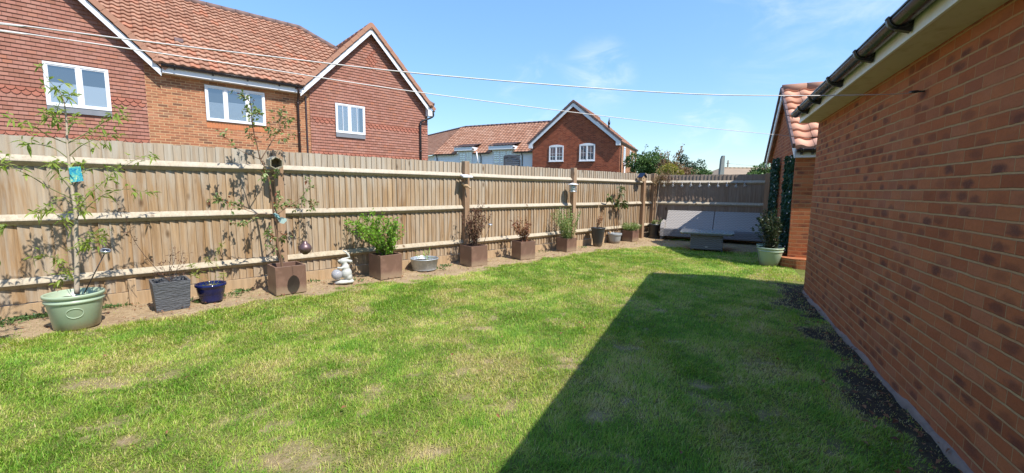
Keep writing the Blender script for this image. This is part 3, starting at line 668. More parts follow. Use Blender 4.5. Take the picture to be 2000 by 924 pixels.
# ------------------------------------------------------------------ roof and wall builders
def roof_tiles(m, O, A, B, La, Lb, w=0.3, g=0.32, amp=0.034, step=0.034, per=8, keep=None, lift=0.0):
    A = V(A).normalized(); B = V(B).normalized(); N = A.cross(B).normalized(); flip = N.z < 0
    if flip: N = -N
    na = max(2, int(round(La / w * per))); nb = int(math.ceil(Lb / g))
    for j in range(nb):
        b0 = j * g; b1 = min(Lb, (j + 1) * g + 0.0)
        rows = []
        for (bb, h) in ((b0, -0.01), (b0, step), (b1, 0.0)):
            r = []
            for i in range(na + 1):
                a = La * i / na; ph = (a / w) % 1.0
                pr = amp * (math.sin(2 * PI * ph) * 0.5 + 0.5) ** 1.25
                r.append(O + A * a + B * bb + N * (pr + h + lift - (0.012 if h < 0 else 0)))
            rows.append(r)
        base = len(m.v); n1 = na + 1
        for r in rows: m.v.extend([tuple(p) for p in r])
        for i in range(na):
            ac = La * (i + .5) / na
            if keep and not keep(O + A * ac + B * (b0 + b1) / 2): continue
            for rr in (0, 1):
                a0 = base + rr * n1 + i; f = (a0, a0 + 1, a0 + 1 + n1, a0 + n1)
                if flip: f = tuple(reversed(f))
                m.f.append(f)
                a_0, a_1 = La * i / na, La * (i + 1) / na
                v0, v1 = (b0 + .002, b0 + .01) if rr == 0 else (b0 + .01, b1 - .004)
                uv = [(a_0, v0), (a_1, v0), (a_1, v1), (a_0, v1)]
                m.uv.append(list(reversed(uv)) if flip else uv); m.t.append(.5); m.sm.append(rr == 1)
def ridge_line(m, a, b, r=0.12, seg=0.45):
    a, b = V(a), V(b); L = (b - a).length; d = (b - a) / L; n = max(1, int(round(L / seg)))
    for i in range(n):
        p = a + d * L * i / n; q = a + d * (L * (i + 1) / n - 0.008)
        m.tube([p, q], r * rnd(.97, 1.03), 10, True, rnd(0, 1))
def strip(m, a, b, out, depth, thick, tone=.5, up=0.0):
    """sloping board: from a to b, hanging `depth` below, `thick` along out"""
    a, b = V(a), V(b); m.prism([a + Z * up, b + Z * up, b - Z * depth, a - Z * depth], V(out) * thick, tone)
def rake_edge(m, a, b, out, h=0.10, thick=0.06, seg=0.3):
    a, b = V(a), V(b); L = (b - a).length; d = (b - a) / L; n = int(L / seg); nn = d.cross(V(out)).normalized()
    if nn.z < 0: nn = -nn
    for i in range(n):
        p = a + d * L * i / n; q = a + d * (L * (i + 1) / n + .015)
        m.prism([p + nn * .012, q - nn * .0, q + nn * h, p + nn * (h + .015)], V(out) * thick, rnd(0, 1))
def tile_hang(m, m2, O, U, out, course, z0, z1, bounds, bands=(), w=0.165, diamond=None):
    """plain tile courses with bottoms standing proud; bounds(z)->(ua,ub)"""
    nrow = int((z1 - z0) / course)
    def pt(u, n, z): return O + U * u + V(out) * n + Z * z
    for j in range(nrow):
        za, zb = z0 + j * course, z0 + (j + 1) * course
        ua, ub = bounds((za + zb) / 2)
        if ub - ua < 0.05: continue
        band = any(b0 <= za + .01 < b1 for b0, b1 in bands)
        off = 0.0 if j % 2 == 0 else w / 2
        def flat(a, b):
            tk = 0.030
            m.idx([pt(a, 0.002, za), pt(b, 0.002, za), pt(b, tk, za), pt(a, tk, za), pt(b, 0.007, zb), pt(a, 0.007, zb)], [(0, 1, 2, 3), (3, 2, 4, 5)],
                  [[(a, j * .1 + .002)] * 4, [(a, j * .1 + .004), (b, j * .1 + .004), (b, j * .1 + .096), (a, j * .1 + .096)]], .5)
        def club(a):
            n_ = 9; z_r = za + w * 0.40; low = za - 0.012
            arc = [(a + w / 2 - w / 2 * 0.96 * math.cos(PI * i / (n_ - 1)), z_r - (z_r - low) * math.sin(PI * i / (n_ - 1))) for i in range(n_)]
            def dep(z): return 0.034 - 0.020 * (z - low) / (zb - low)
            P = [pt(u, dep(z), z) for u, z in arc] + [pt(a + w, 0.010, zb), pt(a, 0.010, zb)]
            Bk = [pt(u, 0.001, z) for u, z in arc] + [pt(a + w, 0.001, zb), pt(a, 0.001, zb)]
            n2 = len(P); uv = [(a + w * .5, j * .1 + .05)] * n2
            m2.face(P, uv)
            for i in range(n_ - 1): m2.face([Bk[i], Bk[i + 1], P[i + 1], P[i]], [(a + w * .5, j * .1 + .05)] * 4)
        if band:
            m.idx([pt(ua, .003, za), pt(ub, .003, za), pt(ub, .003, zb), pt(ua, .003, zb)], [(0, 1, 2, 3)], [[(ua, j * .1 + .05)] * 4], .5)
            k0 = math.ceil((ua - off) / w); k1 = math.floor((ub - off) / w)
            for kk in range(k0, k1): club(off + kk * w)
            flat(ua, max(ua + .01, off + k0 * w)); flat(min(ub - .01, off + k1 * w), ub)
        elif diamond and abs((za + zb) / 2 - diamond[1]) < diamond[2]:
            half = diamond[2] - abs((za + zb) / 2 - diamond[1]); k0 = math.ceil((diamond[0] - half - off) / w); k1 = max(k0 + 1, math.floor((diamond[0] + half - off) / w))
            for kk in range(k0, k1): club(off + kk * w)
            flat(ua, off + k0 * w); flat(off + k1 * w, ub)
        else: flat(ua, ub)
def window(parent, p, A, out, w_, h_, cols, blind=None, sill=None, bars=0, fr=0.055, proud=0.05, arch=0.0, glassdark=False, open_w=None):
    """frame mesh = the window; pane, blind and sill are its children. p: lower left outer corner on the wall plane"""
    A = V(A); out = V(out); p = V(p)
    m = MB()
    def bar(a0, a1, z0, z1, n0, n1): m.box(p + A * a0 + Z * z0 + out * n0, A, Z, out, a1 - a0, z1 - z0, n1 - n0)
    bar(0, w_, 0, fr, 0.002, proud); bar(0, w_, h_ - fr, h_, 0.002, proud); bar(0, fr, fr, h_ - fr, 0.002, proud); bar(w_ - fr, w_, fr, h_ - fr, 0.002, proud)
    xs = [0]; tot = sum(cols)
    for c in cols: xs.append(xs[-1] + c / tot * w_)
    for x in xs[1:-1]: bar(x - 0.035, x + 0.035, fr, h_ - fr, 0.002, proud + 0.004)
    for i in range(len(cols)):                       # sashes
        a0 = xs[i] + (fr if i == 0 else 0.035); a1 = xs[i + 1] - (fr if i == len(cols) - 1 else 0.035); sw = 0.028
        bar(a0, a1, fr, fr + sw, 0.002, proud - .012); bar(a0, a1, h_ - fr - sw, h_ - fr, 0.002, proud - .012)
        bar(a0, a0 + sw, fr + sw, h_ - fr - sw, 0.002, proud - .012); bar(a1 - sw, a1, fr + sw, h_ - fr - sw, 0.002, proud - .012)
        if bars:
            bar((a0 + a1) / 2 - .009, (a0 + a1) / 2 + .009, fr + sw, h_ - fr - sw, 0.030, 0.036)
            if bars > 1: bar(a0 + sw, (a0 + a1) / 2 - .009, h_ * .5 - .009, h_ * .5 + .009, 0.030, 0.036); bar((a0 + a1) / 2 + .009, a1 - sw, h_ * .5 - .009, h_ * .5 + .009, 0.030, 0.036)
    if arch:
        pts = [p + A * (w_ * i / 10) + Z * (h_ + .001 + arch * (1 - (2 * i / 10 - 1) ** 2)) + out * .002 for i in range(11)]
        m.prism([p + Z * (h_ + .0005) + out * .002] + pts[1:-1] + [p + A * w_ + Z * (h_ + .0005) + out * .002], out * (proud - .006))
    wo = m.build('window', M['upvc'], parent, bevel=0.004)
    g_ = MB(); q = p + out * 0.026 + A * fr * .8 + Z * fr * .8; gw, gh = w_ - fr * 1.6, h_ - fr * 1.6
    g_.face([q, q + A * gw, q + A * gw + Z * gh, q + Z * gh]) if A.cross(Z).dot(out) > 0 else g_.face([q + A * gw, q, q + Z * gh, q + A * gw + Z * gh])
    go_ = g_.build('pane', M['glass'], wo)
    d_ = MB(); q = p + out * 0.003 + A * fr * .6 + Z * fr * .6; gw, gh = w_ - fr * 1.2, h_ - fr * 1.2
    d_.face([q, q + A * gw, q + A * gw + Z * gh, q + Z * gh]) if A.cross(Z).dot(out) > 0 else d_.face([q + A * gw, q, q + Z * gh, q + A * gw + Z * gh])
    d_.build('window_interior', M['dark_room'], wo)
    if blind:
        kind, parts = blind; b_ = MB()
        for (a0, a1, z0, z1) in parts:
            if kind == 'slats':
                z = z0
                while z < z1:
                    b_.box(p + A * (a0 * w_) + Z * (z * h_) + out * .008, A, Z, out, (a1 - a0) * w_, 0.017, 0.008); z += 0.028 / h_
            elif kind == 'curtain':
                n_ = 14; x0 = a0 * w_; dx = (a1 - a0) * w_ / n_
                for i in range(n_):
                    c0 = p + A * (x0 + i * dx) + out * (.006 + .010 * (i % 2)) + Z * z0 * h_; c1 = p + A * (x0 + (i + 1) * dx) + out * (.006 + .010 * ((i + 1) % 2)) + Z * z0 * h_
                    f_ = [c0, c1, c1 + Z * (z1 - z0) * h_, c0 + Z * (z1 - z0) * h_]
                    b_.face(f_ if A.cross(Z).dot(out) > 0 else list(reversed(f_)))
            else: b_.box(p + A * (a0 * w_) + Z * (z0 * h_) + out * .008, A, Z, out, (a1 - a0) * w_, (z1 - z0) * h_, 0.006)
        b_.build('curtain' if kind == 'curtain' else 'blind', M['curtain'] if kind == 'curtain' else M['blind'], wo)
    if sill:
        s_ = MB()
        if sill == 'lead': s_.prism([p - Z * 0.002 + out * .03, p + A * w_ - Z * 0.002 + out * .03, p + A * w_ - Z * .15 + out * .03, p - Z * .15 + out * .03], out * .006)
        else: s_.box(p - A * .03 - Z * .03 + out * .002, A, Z, out, w_ + .06, .028, .09)
        s_.build('sill', M['lead'] if sill == 'lead' else M['upvc'], wo)
    return wo
def gutter(parent, a, b, out, mat, r=0.056, brackets=(), end=True, bmat=None):
    """half round trough from a to b; out = away from the wall"""
    a, b = V(a), V(b); d = (b - a).normalized(); m = MB(); n = 10
    def ringpts(p, rr, t0=0.0, t1=PI): return [p + V(out) * (rr * math.cos(t0 + (t1 - t0) * i / n)) - Z * (rr * math.sin(t0 + (t1 - t0) * i / n)) for i in range(n + 1)]
    ra, rb, ia, ib = ringpts(a, r), ringpts(b, r), ringpts(a, r - .004), ringpts(b, r - .004)
    N_ = n + 1
    fs = []
    for i in range(n):
        fs += [(i, i + 1, N_ + i + 1, N_ + i), (2 * N_ + i, 3 * N_ + i, 3 * N_ + i + 1, 2 * N_ + i + 1)]
    fs += [(0, N_, 3 * N_, 2 * N_), (n, 2 * N_ + n, 3 * N_ + n, N_ + n)]
    m.idx(ra + rb + ia + ib, fs, None, .5, True)
    m.tube([a + V(out) * r, b + V(out) * r], 0.007, 6)
    if end:
        for p_ in (a, b): m.face(ringpts(p_, r))
    go_ = m.build('gutter', mat, parent)
    for p_ in brackets:
        k_ = MB(); p_ = V(p_); o1, o2 = ringpts(p_ - d * .024, r + .010), ringpts(p_ + d * .024, r + .010); i1, i2 = ringpts(p_ - d * .024, r + .001), ringpts(p_ + d * .024, r + .001)
        fs = []
        for i in range(n): fs += [(i, i + 1, N_ + i + 1, N_ + i), (i, 2 * N_ + i, 2 * N_ + i + 1, i + 1), (N_ + i, N_ + i + 1, 3 * N_ + i + 1, 3 * N_ + i)]
        k_.idx(o1 + o2 + i1 + i2, fs, None, .5, True)
        q = p_ - d * .02
        k_.prism([q - V(out) * (r + .008) + Z * .0, q - V(out) * (r * .9) - Z * (r + .035), q - V(out) * (-r * .35) - Z * (r + .012), q - V(out) * .0 - Z * r], d * .04)
        k_.tube([p_ + V(out) * (r + .006) + Z * .004 - d * .02, p_ + V(out) * (r + .006) + Z * .004 + d * .02], .009, 6)
        k_.build('bracket', bmat or mat, go_)
    return go_

# ------------------------------------------------------------------ the brick garage at our right hand
GD, GE, GS0 = 1.262, 6.98, -4.5
gar = thing('brick_garage', WP(GD, 2.0), 'red brick garage filling the right side with white fascia and black gutter', 'garage')
m = MB(); m.box(WP(GD, GS0, -.06), W_N, W_U, Z, 0.10, GE - GS0 - .10, 2.62)
m.build('wall', M['garage_brick'], gar)
m = MB(); slope = (3.63 - 2.44) / (2.81 - .96)
def rz(d): return 2.44 + slope * (d - .96) if d < 2.81 else 3.63 - slope * (d - 2.81)
for s_ in (GS0 - .10, GE - .10): m.prism([WP(GD, s_, -.06), WP(4.36, s_, -.06), WP(4.36, s_, rz(4.36) - .03), WP(2.81, s_, 3.60), WP(GD, s_, rz(GD) - .03)], W_U * .10)
m.box(WP(4.26, GS0, -.06), W_N, W_U, Z, .1, GE - GS0 - .10, 2.62)
m.build('wall', M['garage_brick'], gar)
m = MB(); L = math.hypot(1.85, 1.19); up = (W_N * 1.85 + Z * 1.19).normalized()
roof_tiles(m, WP(.962, GS0 - .1, 2.428), W_U, up, GE - GS0 + .16, L + .02, w=.235, g=.285, amp=.024, step=.02, per=10)
m.prism([WP(1.0, GS0 - .1, 2.45), WP(2.81, GS0 - .1, 3.61), WP(4.66, GS0 - .1, 2.42), WP(4.66, GS0 - .1, 2.40), WP(2.81, GS0 - .1, 3.58), WP(1.0, GS0 - .1, 2.43)], W_U * (GE - GS0 + .15))
rf = m.build('roof', M['pantile'], gar)
m = MB(); ridge_line(m, WP(2.81, GS0 - .1, 3.62), WP(2.81, GE + .05, 3.62)); m.build('ridge_tiles', M['ridge_tile'], rf)
m = MB(); m.box(WP(1.035, GS0, 2.34), W_N, W_U, Z, .018, GE - .05 - GS0, .175); m.build('fascia', M['old_white'], gar, bevel=.002)
m = MB(); m.box(WP(1.0535, GS0, 2.343), W_N, W_U, Z, GD - 1.055, GE - .05 - GS0, .012)
m.box(WP(1.0535, GE - .045, 2.342), W_N, W_U, Z, GD - 1.055, .018, .17); m.build('soffit', M['soffit'], gar)
br = []
for px, py in ((1755, 72), (1687, 118), (1631, 160), (1592, 188), (1570, 207), (1880, -30)):
    q = on_plane(px, py, W_N * .975, W_N); br.append(WP(.975, q.dot(W_U), 2.455))
gutter(gar, WP(.975, GS0, 2.455), WP(.975, 6.83, 2.455), -W_N, M['gutter_plastic'], brackets=br, bmat=M['black_plastic'])
m = MB(); ss = np.arange(GS0, GE, .025); zz_ = np.zeros_like(ss)
hh = .002 + .026 * sst(vn[0](ss, zz_, 2.3, 4), .3, .75) + .014 * vn[1](ss, zz_, 13, 3); pp_ = .006 + .024 * vn[2](ss, zz_, 3.1, 4)
vs = []
for a_, h_, q_ in zip(ss, hh, pp_): vs += [WP(GD + .004, a_, h_), WP(GD - q_ * .5, a_, h_ * .9), WP(GD - q_, a_, h_ * .45), WP(GD - q_ - .008, a_, -.03)]
m.idx(vs, [(4 * i + r, 4 * i + r + 1, 4 * i + r + 5, 4 * i + r + 4) for i in range(len(ss) - 1) for r in range(3)], None, .5, True)
m.build('footing', M['concrete'], gar)

# ------------------------------------------------------------------ the brick garage at the end of the garden
BD, BS = 1.45, 9.42
bk = thing('brick_garage', WP(BD + 1, BS + 2), 'small red brick garage with salmon pantiles at the far end beside the sofa', 'garage')
S1, SR, ZR, ZE = 13.58, 11.5, 3.70, 2.20; sl = (ZR - ZE) / (SR - 9.28)
m = MB()
m.prism([WP(BD, BS, -.05), WP(BD, S1, -.05), WP(BD, S1, ZE + .06), WP(BD, SR, ZR - .05), WP(BD, BS, ZE + .06)], W_N * .1)
m.box(WP(BD + .1, BS, -.05), W_N, W_U, Z, 4.4, .1, ZE + .12); m.box(WP(BD + .1, S1 - .1, -.05), W_N, W_U, Z, 4.4, .1, ZE + .12)
m.box(WP(BD - .06, BS - .07, -.05), W_N, W_U, Z, .40, .07, ZE - .02); 
m.build('wall', M['garage_brick'], bk)
m = MB()
for i in range(9):
    a = PI + (PI / 2) * 0 ; 
c0 = WP(BD + .10, BS - .06)
arc = [c0 + (-W_N * math.cos(t) - W_U * math.sin(t)) * (.30 if True else 0) for t in [PI / 2 * i / 8 for i in range(9)]]
m.prism([p_ - Z * .06 for p_ in [c0 + W_N * .5 - W_U * .30] + list(reversed(arc)) + [c0 - W_N * .30 + W_U * .4, c0 + W_N * .5 + W_U * .4]], Z * .24)
m.build('plinth', M['garage_brick'], bk, bevel=.012)
m = MB(); L = math.hypot(SR - 9.28, ZR - ZE); up = (W_U * (SR - 9.28) + Z * (ZR - ZE)).normalized()
roof_tiles(m, WP(1.35, 9.28, ZE), W_N, up, 4.8, L, per=10, amp=.045, step=.04)
upb = (-W_U * (SR - 9.28) + Z * (ZR - ZE)).normalized()
roof_tiles(m, WP(1.35, 2 * SR - 9.28, ZE), W_N, upb, 4.8, L, per=6)
rf = m.build('roof', M['salmon_pantile'], bk)
m = MB(); ridge_line(m, WP(1.33, SR, ZR + .03), WP(6.0, SR, ZR + .03), .11); m.build('ridge_tiles', M['verge_tile'], rf)
m = MB(); strip(m, WP(1.345, 9.26, ZE + .01), WP(1.345, SR, ZR + .0), W_N, .17, .02); strip(m, WP(1.345, 2 * SR - 9.26, ZE + .01), WP(1.345, SR, ZR + .0), W_N, .17, .02)
m.build('bargeboard', M['upvc'], bk)
m = MB(); rake_edge(m, WP(1.30, 9.24, ZE), WP(1.30, SR, ZR), W_N, .09, .04); rake_edge(m, WP(1.30, 2 * SR - 9.24, ZE), WP(1.30, SR, ZR), W_N, .09, .04); m.build('verge', M['dark_verge'], bk)
m = MB(); m.box(WP(1.367, 9.27, ZE - .16), W_N, W_U, Z, 4.6, .15, .14); m.build('fascia', M['upvc'], bk)
gutter(bk, WP(1.37, 9.205, ZE - .02), WP(6, 9.205, ZE - .02), -W_U, M['black_plastic'], brackets=[WP(1.45, 9.205, ZE - .02), WP(1.62, 9.205, ZE - .02)])

# ------------------------------------------------------------------ terraced house beyond the fence
HN = 16.0; OUT = -F_N
hs = thing('terraced_house', FP(2.5, HN), 'two storey terraced house with tile hung gables and red pantile roof beyond the long fence', 'house')
GL, GR, HALF, GZ = -1.78, 7.03, 2.60, 4.70; GSL = 1.035; GTOP = GZ + HALF * GSL
def gz(c, u): return GTOP - abs(u - c) * GSL
m = MB(); m.prism([FP(-4.2, HN, -.05), FP(9.52, HN, -.05), FP(9.52, HN, 4.72), FP(GR + 2.36, HN, gz(GR, GR + 2.36) - .1), FP(GR, HN, GTOP - .12), FP(4.68, HN, gz(GR, 4.68) - .1), FP(4.62, HN, 4.78), FP(.55, HN, 4.78), FP(.45, HN, gz(GL, .45) - .1), FP(GL, HN, GTOP - .12), FP(-4.2, HN, 4.9)], F_N * .15)
m.box(FP(9.37, HN + .15, -.05), F_U, F_N, Z, .15, 8, 4.8)
m.build('wall', M['house_brick'], hs)
# soldier course under the middle window and a pale brick pier beside each gable
m = MB(); 
for i in range(22): m.box(FP(1.80 + i * .0745, HN - .006, 3.20), F_U, F_N, Z, .066, .008, .17, rnd(0, 1))
m.build('brick_sill_course', mat_plain('soldier_brick', (0.42, 0.15, 0.06), .85, .35, 3, bmp=.2), hs)
for (c, ua, ub, dia) in ((GL, -4.15, .44, None), (GR, 4.80, 9.53, (GR + .05, 6.32, .36))):
    m, m2 = MB(), MB()
    def bounds(z, c=c, ua=ua, ub=ub):
        half = (GTOP - .10 - z) / GSL; return max(ua, c - half), min(ub, c + half)
    b1 = ((3.62, 3.82), (2.42, 2.72)) if c == GL else ((3.72, 3.92), (2.42, 2.72))
    tile_hang(m, m2, FP(0, HN), F_U, OUT, .1, 2.12, GTOP, bounds, b1, diamond=dia)
    th = m.build('tile_hung_wall', M['tile_hanging'], hs); m2.build('club_tiles', M['club_tile'], th)
m = MB(); ms = .769; RE = (15.68, 4.82)
def main_z(n): return RE[1] + ms * (n - RE[0])
def keep_main(p):
    u, n = p.dot(F_U), p.dot(F_N)
    if u > 9.72 - (n - RE[0]) * .93: return False
    for c in (GL, GR):
        if abs(u - c) < HALF + .05 and p.z < gz(c, u) + .02: return False
    return True
roof_tiles(m, FP(-4.4, RE[0], RE[1]), F_U, F_N + Z * ms, 14.2, math.hypot(4.32, 4.32 * ms), w=.235, g=.285, amp=.04, step=.045, keep=keep_main)
m.face([FP(-4.4, 20, 8.13), FP(5.7, 20, 8.13), FP(9.7, 24.3, 4.8), FP(-4.4, 24.3, 4.8)])
m.face([FP(9.72, RE[0], RE[1]), FP(9.72, 24.3, 4.8), FP(5.7, 20, 8.13)])
rf = m.build('roof', M['pantile'], hs)
m = MB(); ridge_line(m, FP(-4.4, 20, 8.16), FP(5.7, 20, 8.16)); ridge_line(m, FP(5.7, 20, 8.16), FP(9.7, RE[0] + .1, 4.9)); m.build('ridge_tiles', mat_plain('ridge_dark', (0.16, .10, .085), .8, .3, 5), rf)
for c in (GL, GR):
    m = MB()
    def keep_g(p): return p.z > main_z(p.dot(F_N)) - .06
    LL = math.hypot(HALF, HALF * GSL)
    roof_tiles(m, FP(c - HALF, 15.74, GZ), F_N, F_U + Z * GSL, 4.6, LL, w=.235, g=.285, amp=.04, step=.045, keep=keep_g)
    roof_tiles(m, FP(c + HALF, 15.74, GZ), F_N, -F_U + Z * GSL, 4.6, LL, w=.235, g=.285, keep=keep_g)
    gr_ = m.build('gable_roof', M['pantile'], hs)
    m = MB(); ridge_line(m, FP(c, 15.72, GTOP + .05), FP(c, 19.2, GTOP + .05), .12); m.build('ridge_tiles', M['verge_tile'], gr_)
    m = MB()
    for sg in (-1, 1): strip(m, FP(c + sg * (HALF - .02), 15.76, GZ - .0), FP(c, 15.76, GTOP - .02), F_N, .20, .022)
    sg = 1
    if c == GR: m.prism([FP(c + sg * (HALF - .20), 15.757, GZ + .15), FP(c + sg * HALF, 15.757, GZ - .03), FP(c + sg * HALF, 15.757, GZ - .24), FP(c + sg * (HALF - .20), 15.757, GZ - .24)], F_N * .20)
    m.build('bargeboard', M['upvc'], hs)
    m = MB()
    for sg in (-1, 1): rake_edge(m, FP(c + sg * (HALF + .05), 15.70, GZ - .04), FP(c, 15.70, GTOP), F_N, .14, .05, .32)
    m.build('verge', M['verge_tile'], hs)
    m = MB()
    for sg in (-1, 1): m.prism([FP(c + sg * HALF, 15.79, GZ - .02), FP(c, 15.79, GTOP - .03), FP(c, 15.79, GTOP - .05), FP(c + sg * HALF, 15.79, GZ - .04)], F_N * .20)
    m.build('soffit', M['old_white'], hs)
m = MB(); m.box(FP(.82, 15.745, 4.60), F_U, F_N, Z, 3.64, .02, .21); m.box(FP(.82, 15.765, 4.602), F_U, F_N, Z, 3.64, .23, .012); m.build('fascia', M['upvc'], hs)
gutter(hs, FP(.80, 15.68, 4.80), FP(4.50, 15.68, 4.80), OUT, M['black_plastic'], brackets=[FP(u, 15.68, 4.80) for u in (1.1, 2.0, 2.9, 3.8, 4.3)])
gutter(hs, FP(GR + HALF + .06, 15.72, GZ - .02), FP(GR + HALF + .06, 19, GZ - .02), F_U, M['black_plastic'])
m = MB(); m.tube(catmull([FP(4.38, 15.69, 4.76), FP(4.38, 15.72, 4.62), FP(4.40, 15.88, 4.45), FP(4.40, 15.93, 4.3)], 4) + [FP(4.40, 15.93, 0)], .036, 10)
for z_ in (4.3, 3.3, 2.4): m.tube([FP(4.40, 15.93, z_), FP(4.40, 15.93, z_ - .05)], .044, 10)
m.build('downpipe', M['brown_pipe'], hs)
m = MB(); m.box(FP(4.64, 15.955, 0), F_U, F_N, Z, .05, .04, 4.55); m.build('trim_strip', M['brown_pipe'], hs)
m = MB(); m.tube(catmull([FP(GR + HALF + .04, 15.76, GZ - .05), FP(GR + HALF + .02, 15.78, GZ - .26), FP(9.20, 15.90, 4.22), FP(9.14, 15.91, 4.1)], 4) + [FP(9.14, 15.91, 0)], .04, 10)
for z_ in (4.1, 3.0): m.tube([FP(9.14, 15.91, z_), FP(9.14, 15.91, z_ - .06)], .048, 10)
m.build('downpipe', M['black_plastic'], hs)
window(hs, FP(-1.49, HN - .03, 3.40), F_U, OUT, 1.19, 1.08, (1.1, 1), ('plain', [(.06, .94, .06, .55)]), 'lead')
window(hs, FP(1.80, HN, 3.41), F_U, OUT, 1.60, 1.06, (1, 1.15, .95), ('slats', [(.05, .33, .06, .52), (.37, .66, .06, .58), (.72, .95, .06, .42)]), None)
window(hs, FP(5.66, HN - .03, 3.42), F_U, OUT, 1.10, 1.06, (1, 1.15), ('slats', [(.06, .46, .06, .93), (.52, .80, .06, .93)]), 'lead', bars=1)
# roof vent tile
m = MB(); q = FP(1.35, 17.0, main_z(17.0) + .07); m.cbox(q, F_U, (F_N + Z * ms).normalized(), OUT.cross(F_U), .22, .2, .06); m.build('roof_vent', M['dark_verge'], hs, bevel=.02)

# ------------------------------------------------------------------ brick gable house in the distance
D0, S0_ = -11.99, 28.62; GW = 6.32
gh = thing('gable_house', WP(D0 + GW / 2, S0_ + 3), 'dark red brick house with a wide gable and two arched windows in the distance', 'house')
cx = D0 + 3.07; hf = 3.30; hz_ = 4.68; ht = 7.42; hsl = (ht - hz_) / hf
m = MB(); m.prism([WP(D0, S0_, -.05), WP(D0 + GW, S0_, -.05), WP(D0 + GW, S0_, hz_ + .1), WP(cx, S0_, ht - .15), WP(D0, S0_, hz_ + .1)], W_U * .15)
m.build('wall', M['gable_brick'], gh)
m = MB(); m.box(WP(D0 + GW - .15, S0_ + .15, -.05), W_N, W_U, Z, .15, 6.9, hz_ + .02); m.box(WP(D0, S0_ + .15, -.05), W_N, W_U, Z, .15, 6.9, hz_ + .02); m.box(WP(D0 + .15, S0_ + 6.9, -.05), W_N, W_U, Z, GW - .3, .15, hz_)
m.build('side_wall', M['house_brick'], gh)
m = MB(); LL = math.hypot(hf, ht - hz_)
roof_tiles(m, WP(cx - hf, S0_ - .2, hz_), W_U, W_N * hf + Z * (ht - hz_), 7.5, LL, per=5)
roof_tiles(m, WP(cx + hf, S0_ - .2, hz_), W_U, -W_N * hf + Z * (ht - hz_), 7.5, LL, per=6)
rf = m.build('roof', M['far_pantile'], gh)
m = MB(); ridge_line(m, WP(cx, S0_ - .22, ht + .05), WP(cx, S0_ + 7.2, ht + .05), .11); m.build('ridge_tiles', M['ridge_tile'], rf)
m = MB()
for sg in (-1, 1):
    strip(m, WP(cx + sg * hf, S0_ - .2, hz_ - .0), WP(cx, S0_ - .2, ht - .02), W_U, .26, .025)
    m.prism([WP(cx + sg * (hf - .3), S0_ - .203, hz_ + .2), WP(cx + sg * hf, S0_ - .203, hz_ - .02), WP(cx + sg * hf, S0_ - .203, hz_ - .28), WP(cx + sg * (hf - .28), S0_ - .203, hz_ - .28)], W_U * .19)
m.build('bargeboard', M['upvc'], gh)
m = MB()
for sg in (-1, 1): rake_edge(m, WP(cx + sg * (hf + .05), S0_ - .25, hz_ - .04), WP(cx, S0_ - .25, ht), W_U, .13, .05, .35)
m.build('verge', M['dark_verge'], gh)
m = MB(); m.box(WP(cx + hf - .08, S0_ + .0, hz_ - .26), W_N, W_U, Z, .025, 7.0, .24); m.build('fascia', M['upvc'], gh)
gutter(gh, WP(cx + hf + .0, S0_ - .15, hz_ - .03), WP(cx + hf + .0, S0_ + 7.1, hz_ - .03), W_N, M['black_plastic'])
for a, zb, w_, h_ in ((1.31, 3.43, 1.08, 1.08), (3.55, 3.42, 1.10, 1.12)):
    window(gh, WP(D0 + a, S0_, zb), W_N, -W_U, w_, h_, (1, 1.05), ('curtain', [(.06, .94, .06, .94)]), 'white', bars=2, arch=.09, fr=.07)
for s_, zb, w_, h_ in ((1.3, 3.35, .6, 1.1), (3.7, 3.3, .5, 1.1), (5.3, 3.1, .6, 1.2)):
    window(gh, WP(D0 + GW, S0_ + s_, zb), W_U, W_N, w_, h_, (1,), None, 'white', fr=.08)
m = MB(); m.tube(catmull([WP(cx + hf, S0_ - .05, hz_ - .1), WP(D0 + GW + .06, S0_ + .2, hz_ - .45), WP(D0 + GW + .06, S0_ + .22, hz_ - .6)], 4) + [WP(D0 + GW + .06, S0_ + .22, 0)], .04, 8); m.build('downpipe', M['black_plastic'], gh)
m = MB(); m.tube([WP(D0 + GW + .08, S0_ + 1.5, 3.35), WP(D0 + GW + .08, S0_ + 1.5, 0)], .05, 8); m.cbox(WP(D0 + GW + .1, S0_ + 1.5, 3.35), W_U, W_N, Z, .3, .16, .3); m.build('downpipe', M['upvc'], gh)
m = MB(); q = WP(cx + 1.75, S0_ + 3.2, ht - 1.75 * hsl); m.tube([q - Z * .1, q + Z * .35], .07, 8); m.tube([q + Z * .35, q + Z * .55], .09, 8); m.tube([q + Z * .55, q + Z * .62, q + Z * .8], [.05, .05, .02], 8); m.build('flue', M['black_plastic'], gh)

# ------------------------------------------------------------------ white boarded house
SW = S0_ + .8
wh = thing('weatherboarded_house', WP(D0 - 4.5, SW + 2), 'white weatherboarded house with orange pantile roof and two hooded dormer windows', 'house')
m = MB(); z_ = 0.0
A_L, A_R = D0 - 9.3, D0 + .05
while z_ < 4.2:
    m.idx([WP(A_L, SW, z_), WP(A_R, SW, z_), WP(A_R, SW - .035, z_), WP(A_L, SW - .035, z_), WP(A_R, SW - .008, z_ + .16), WP(A_L, SW - .008, z_ + .16)], [(0, 3, 2, 1)[::-1], (3, 2, 4, 5)]); z_ += .16
E0 = V((-6.75, 35.76, 4.25)); dl = V((-.584, .812, 0)); nl = V((-.812, -.584, 0))
m.prism([E0 - nl * .3 + Z * (-4.3), E0 - nl * .3 + dl * 9 - Z * 4.3, E0 - nl * .3 + dl * 9, E0 - nl * .3], -nl * .15)
m.build('wall', M['white_board'], wh)
m = MB(); ze, zr_, se, sr = 4.24, 7.06, SW - .22, S0_ + 5.0
DORM = ((-6.2, 1.5), (-2.82, 1.9))
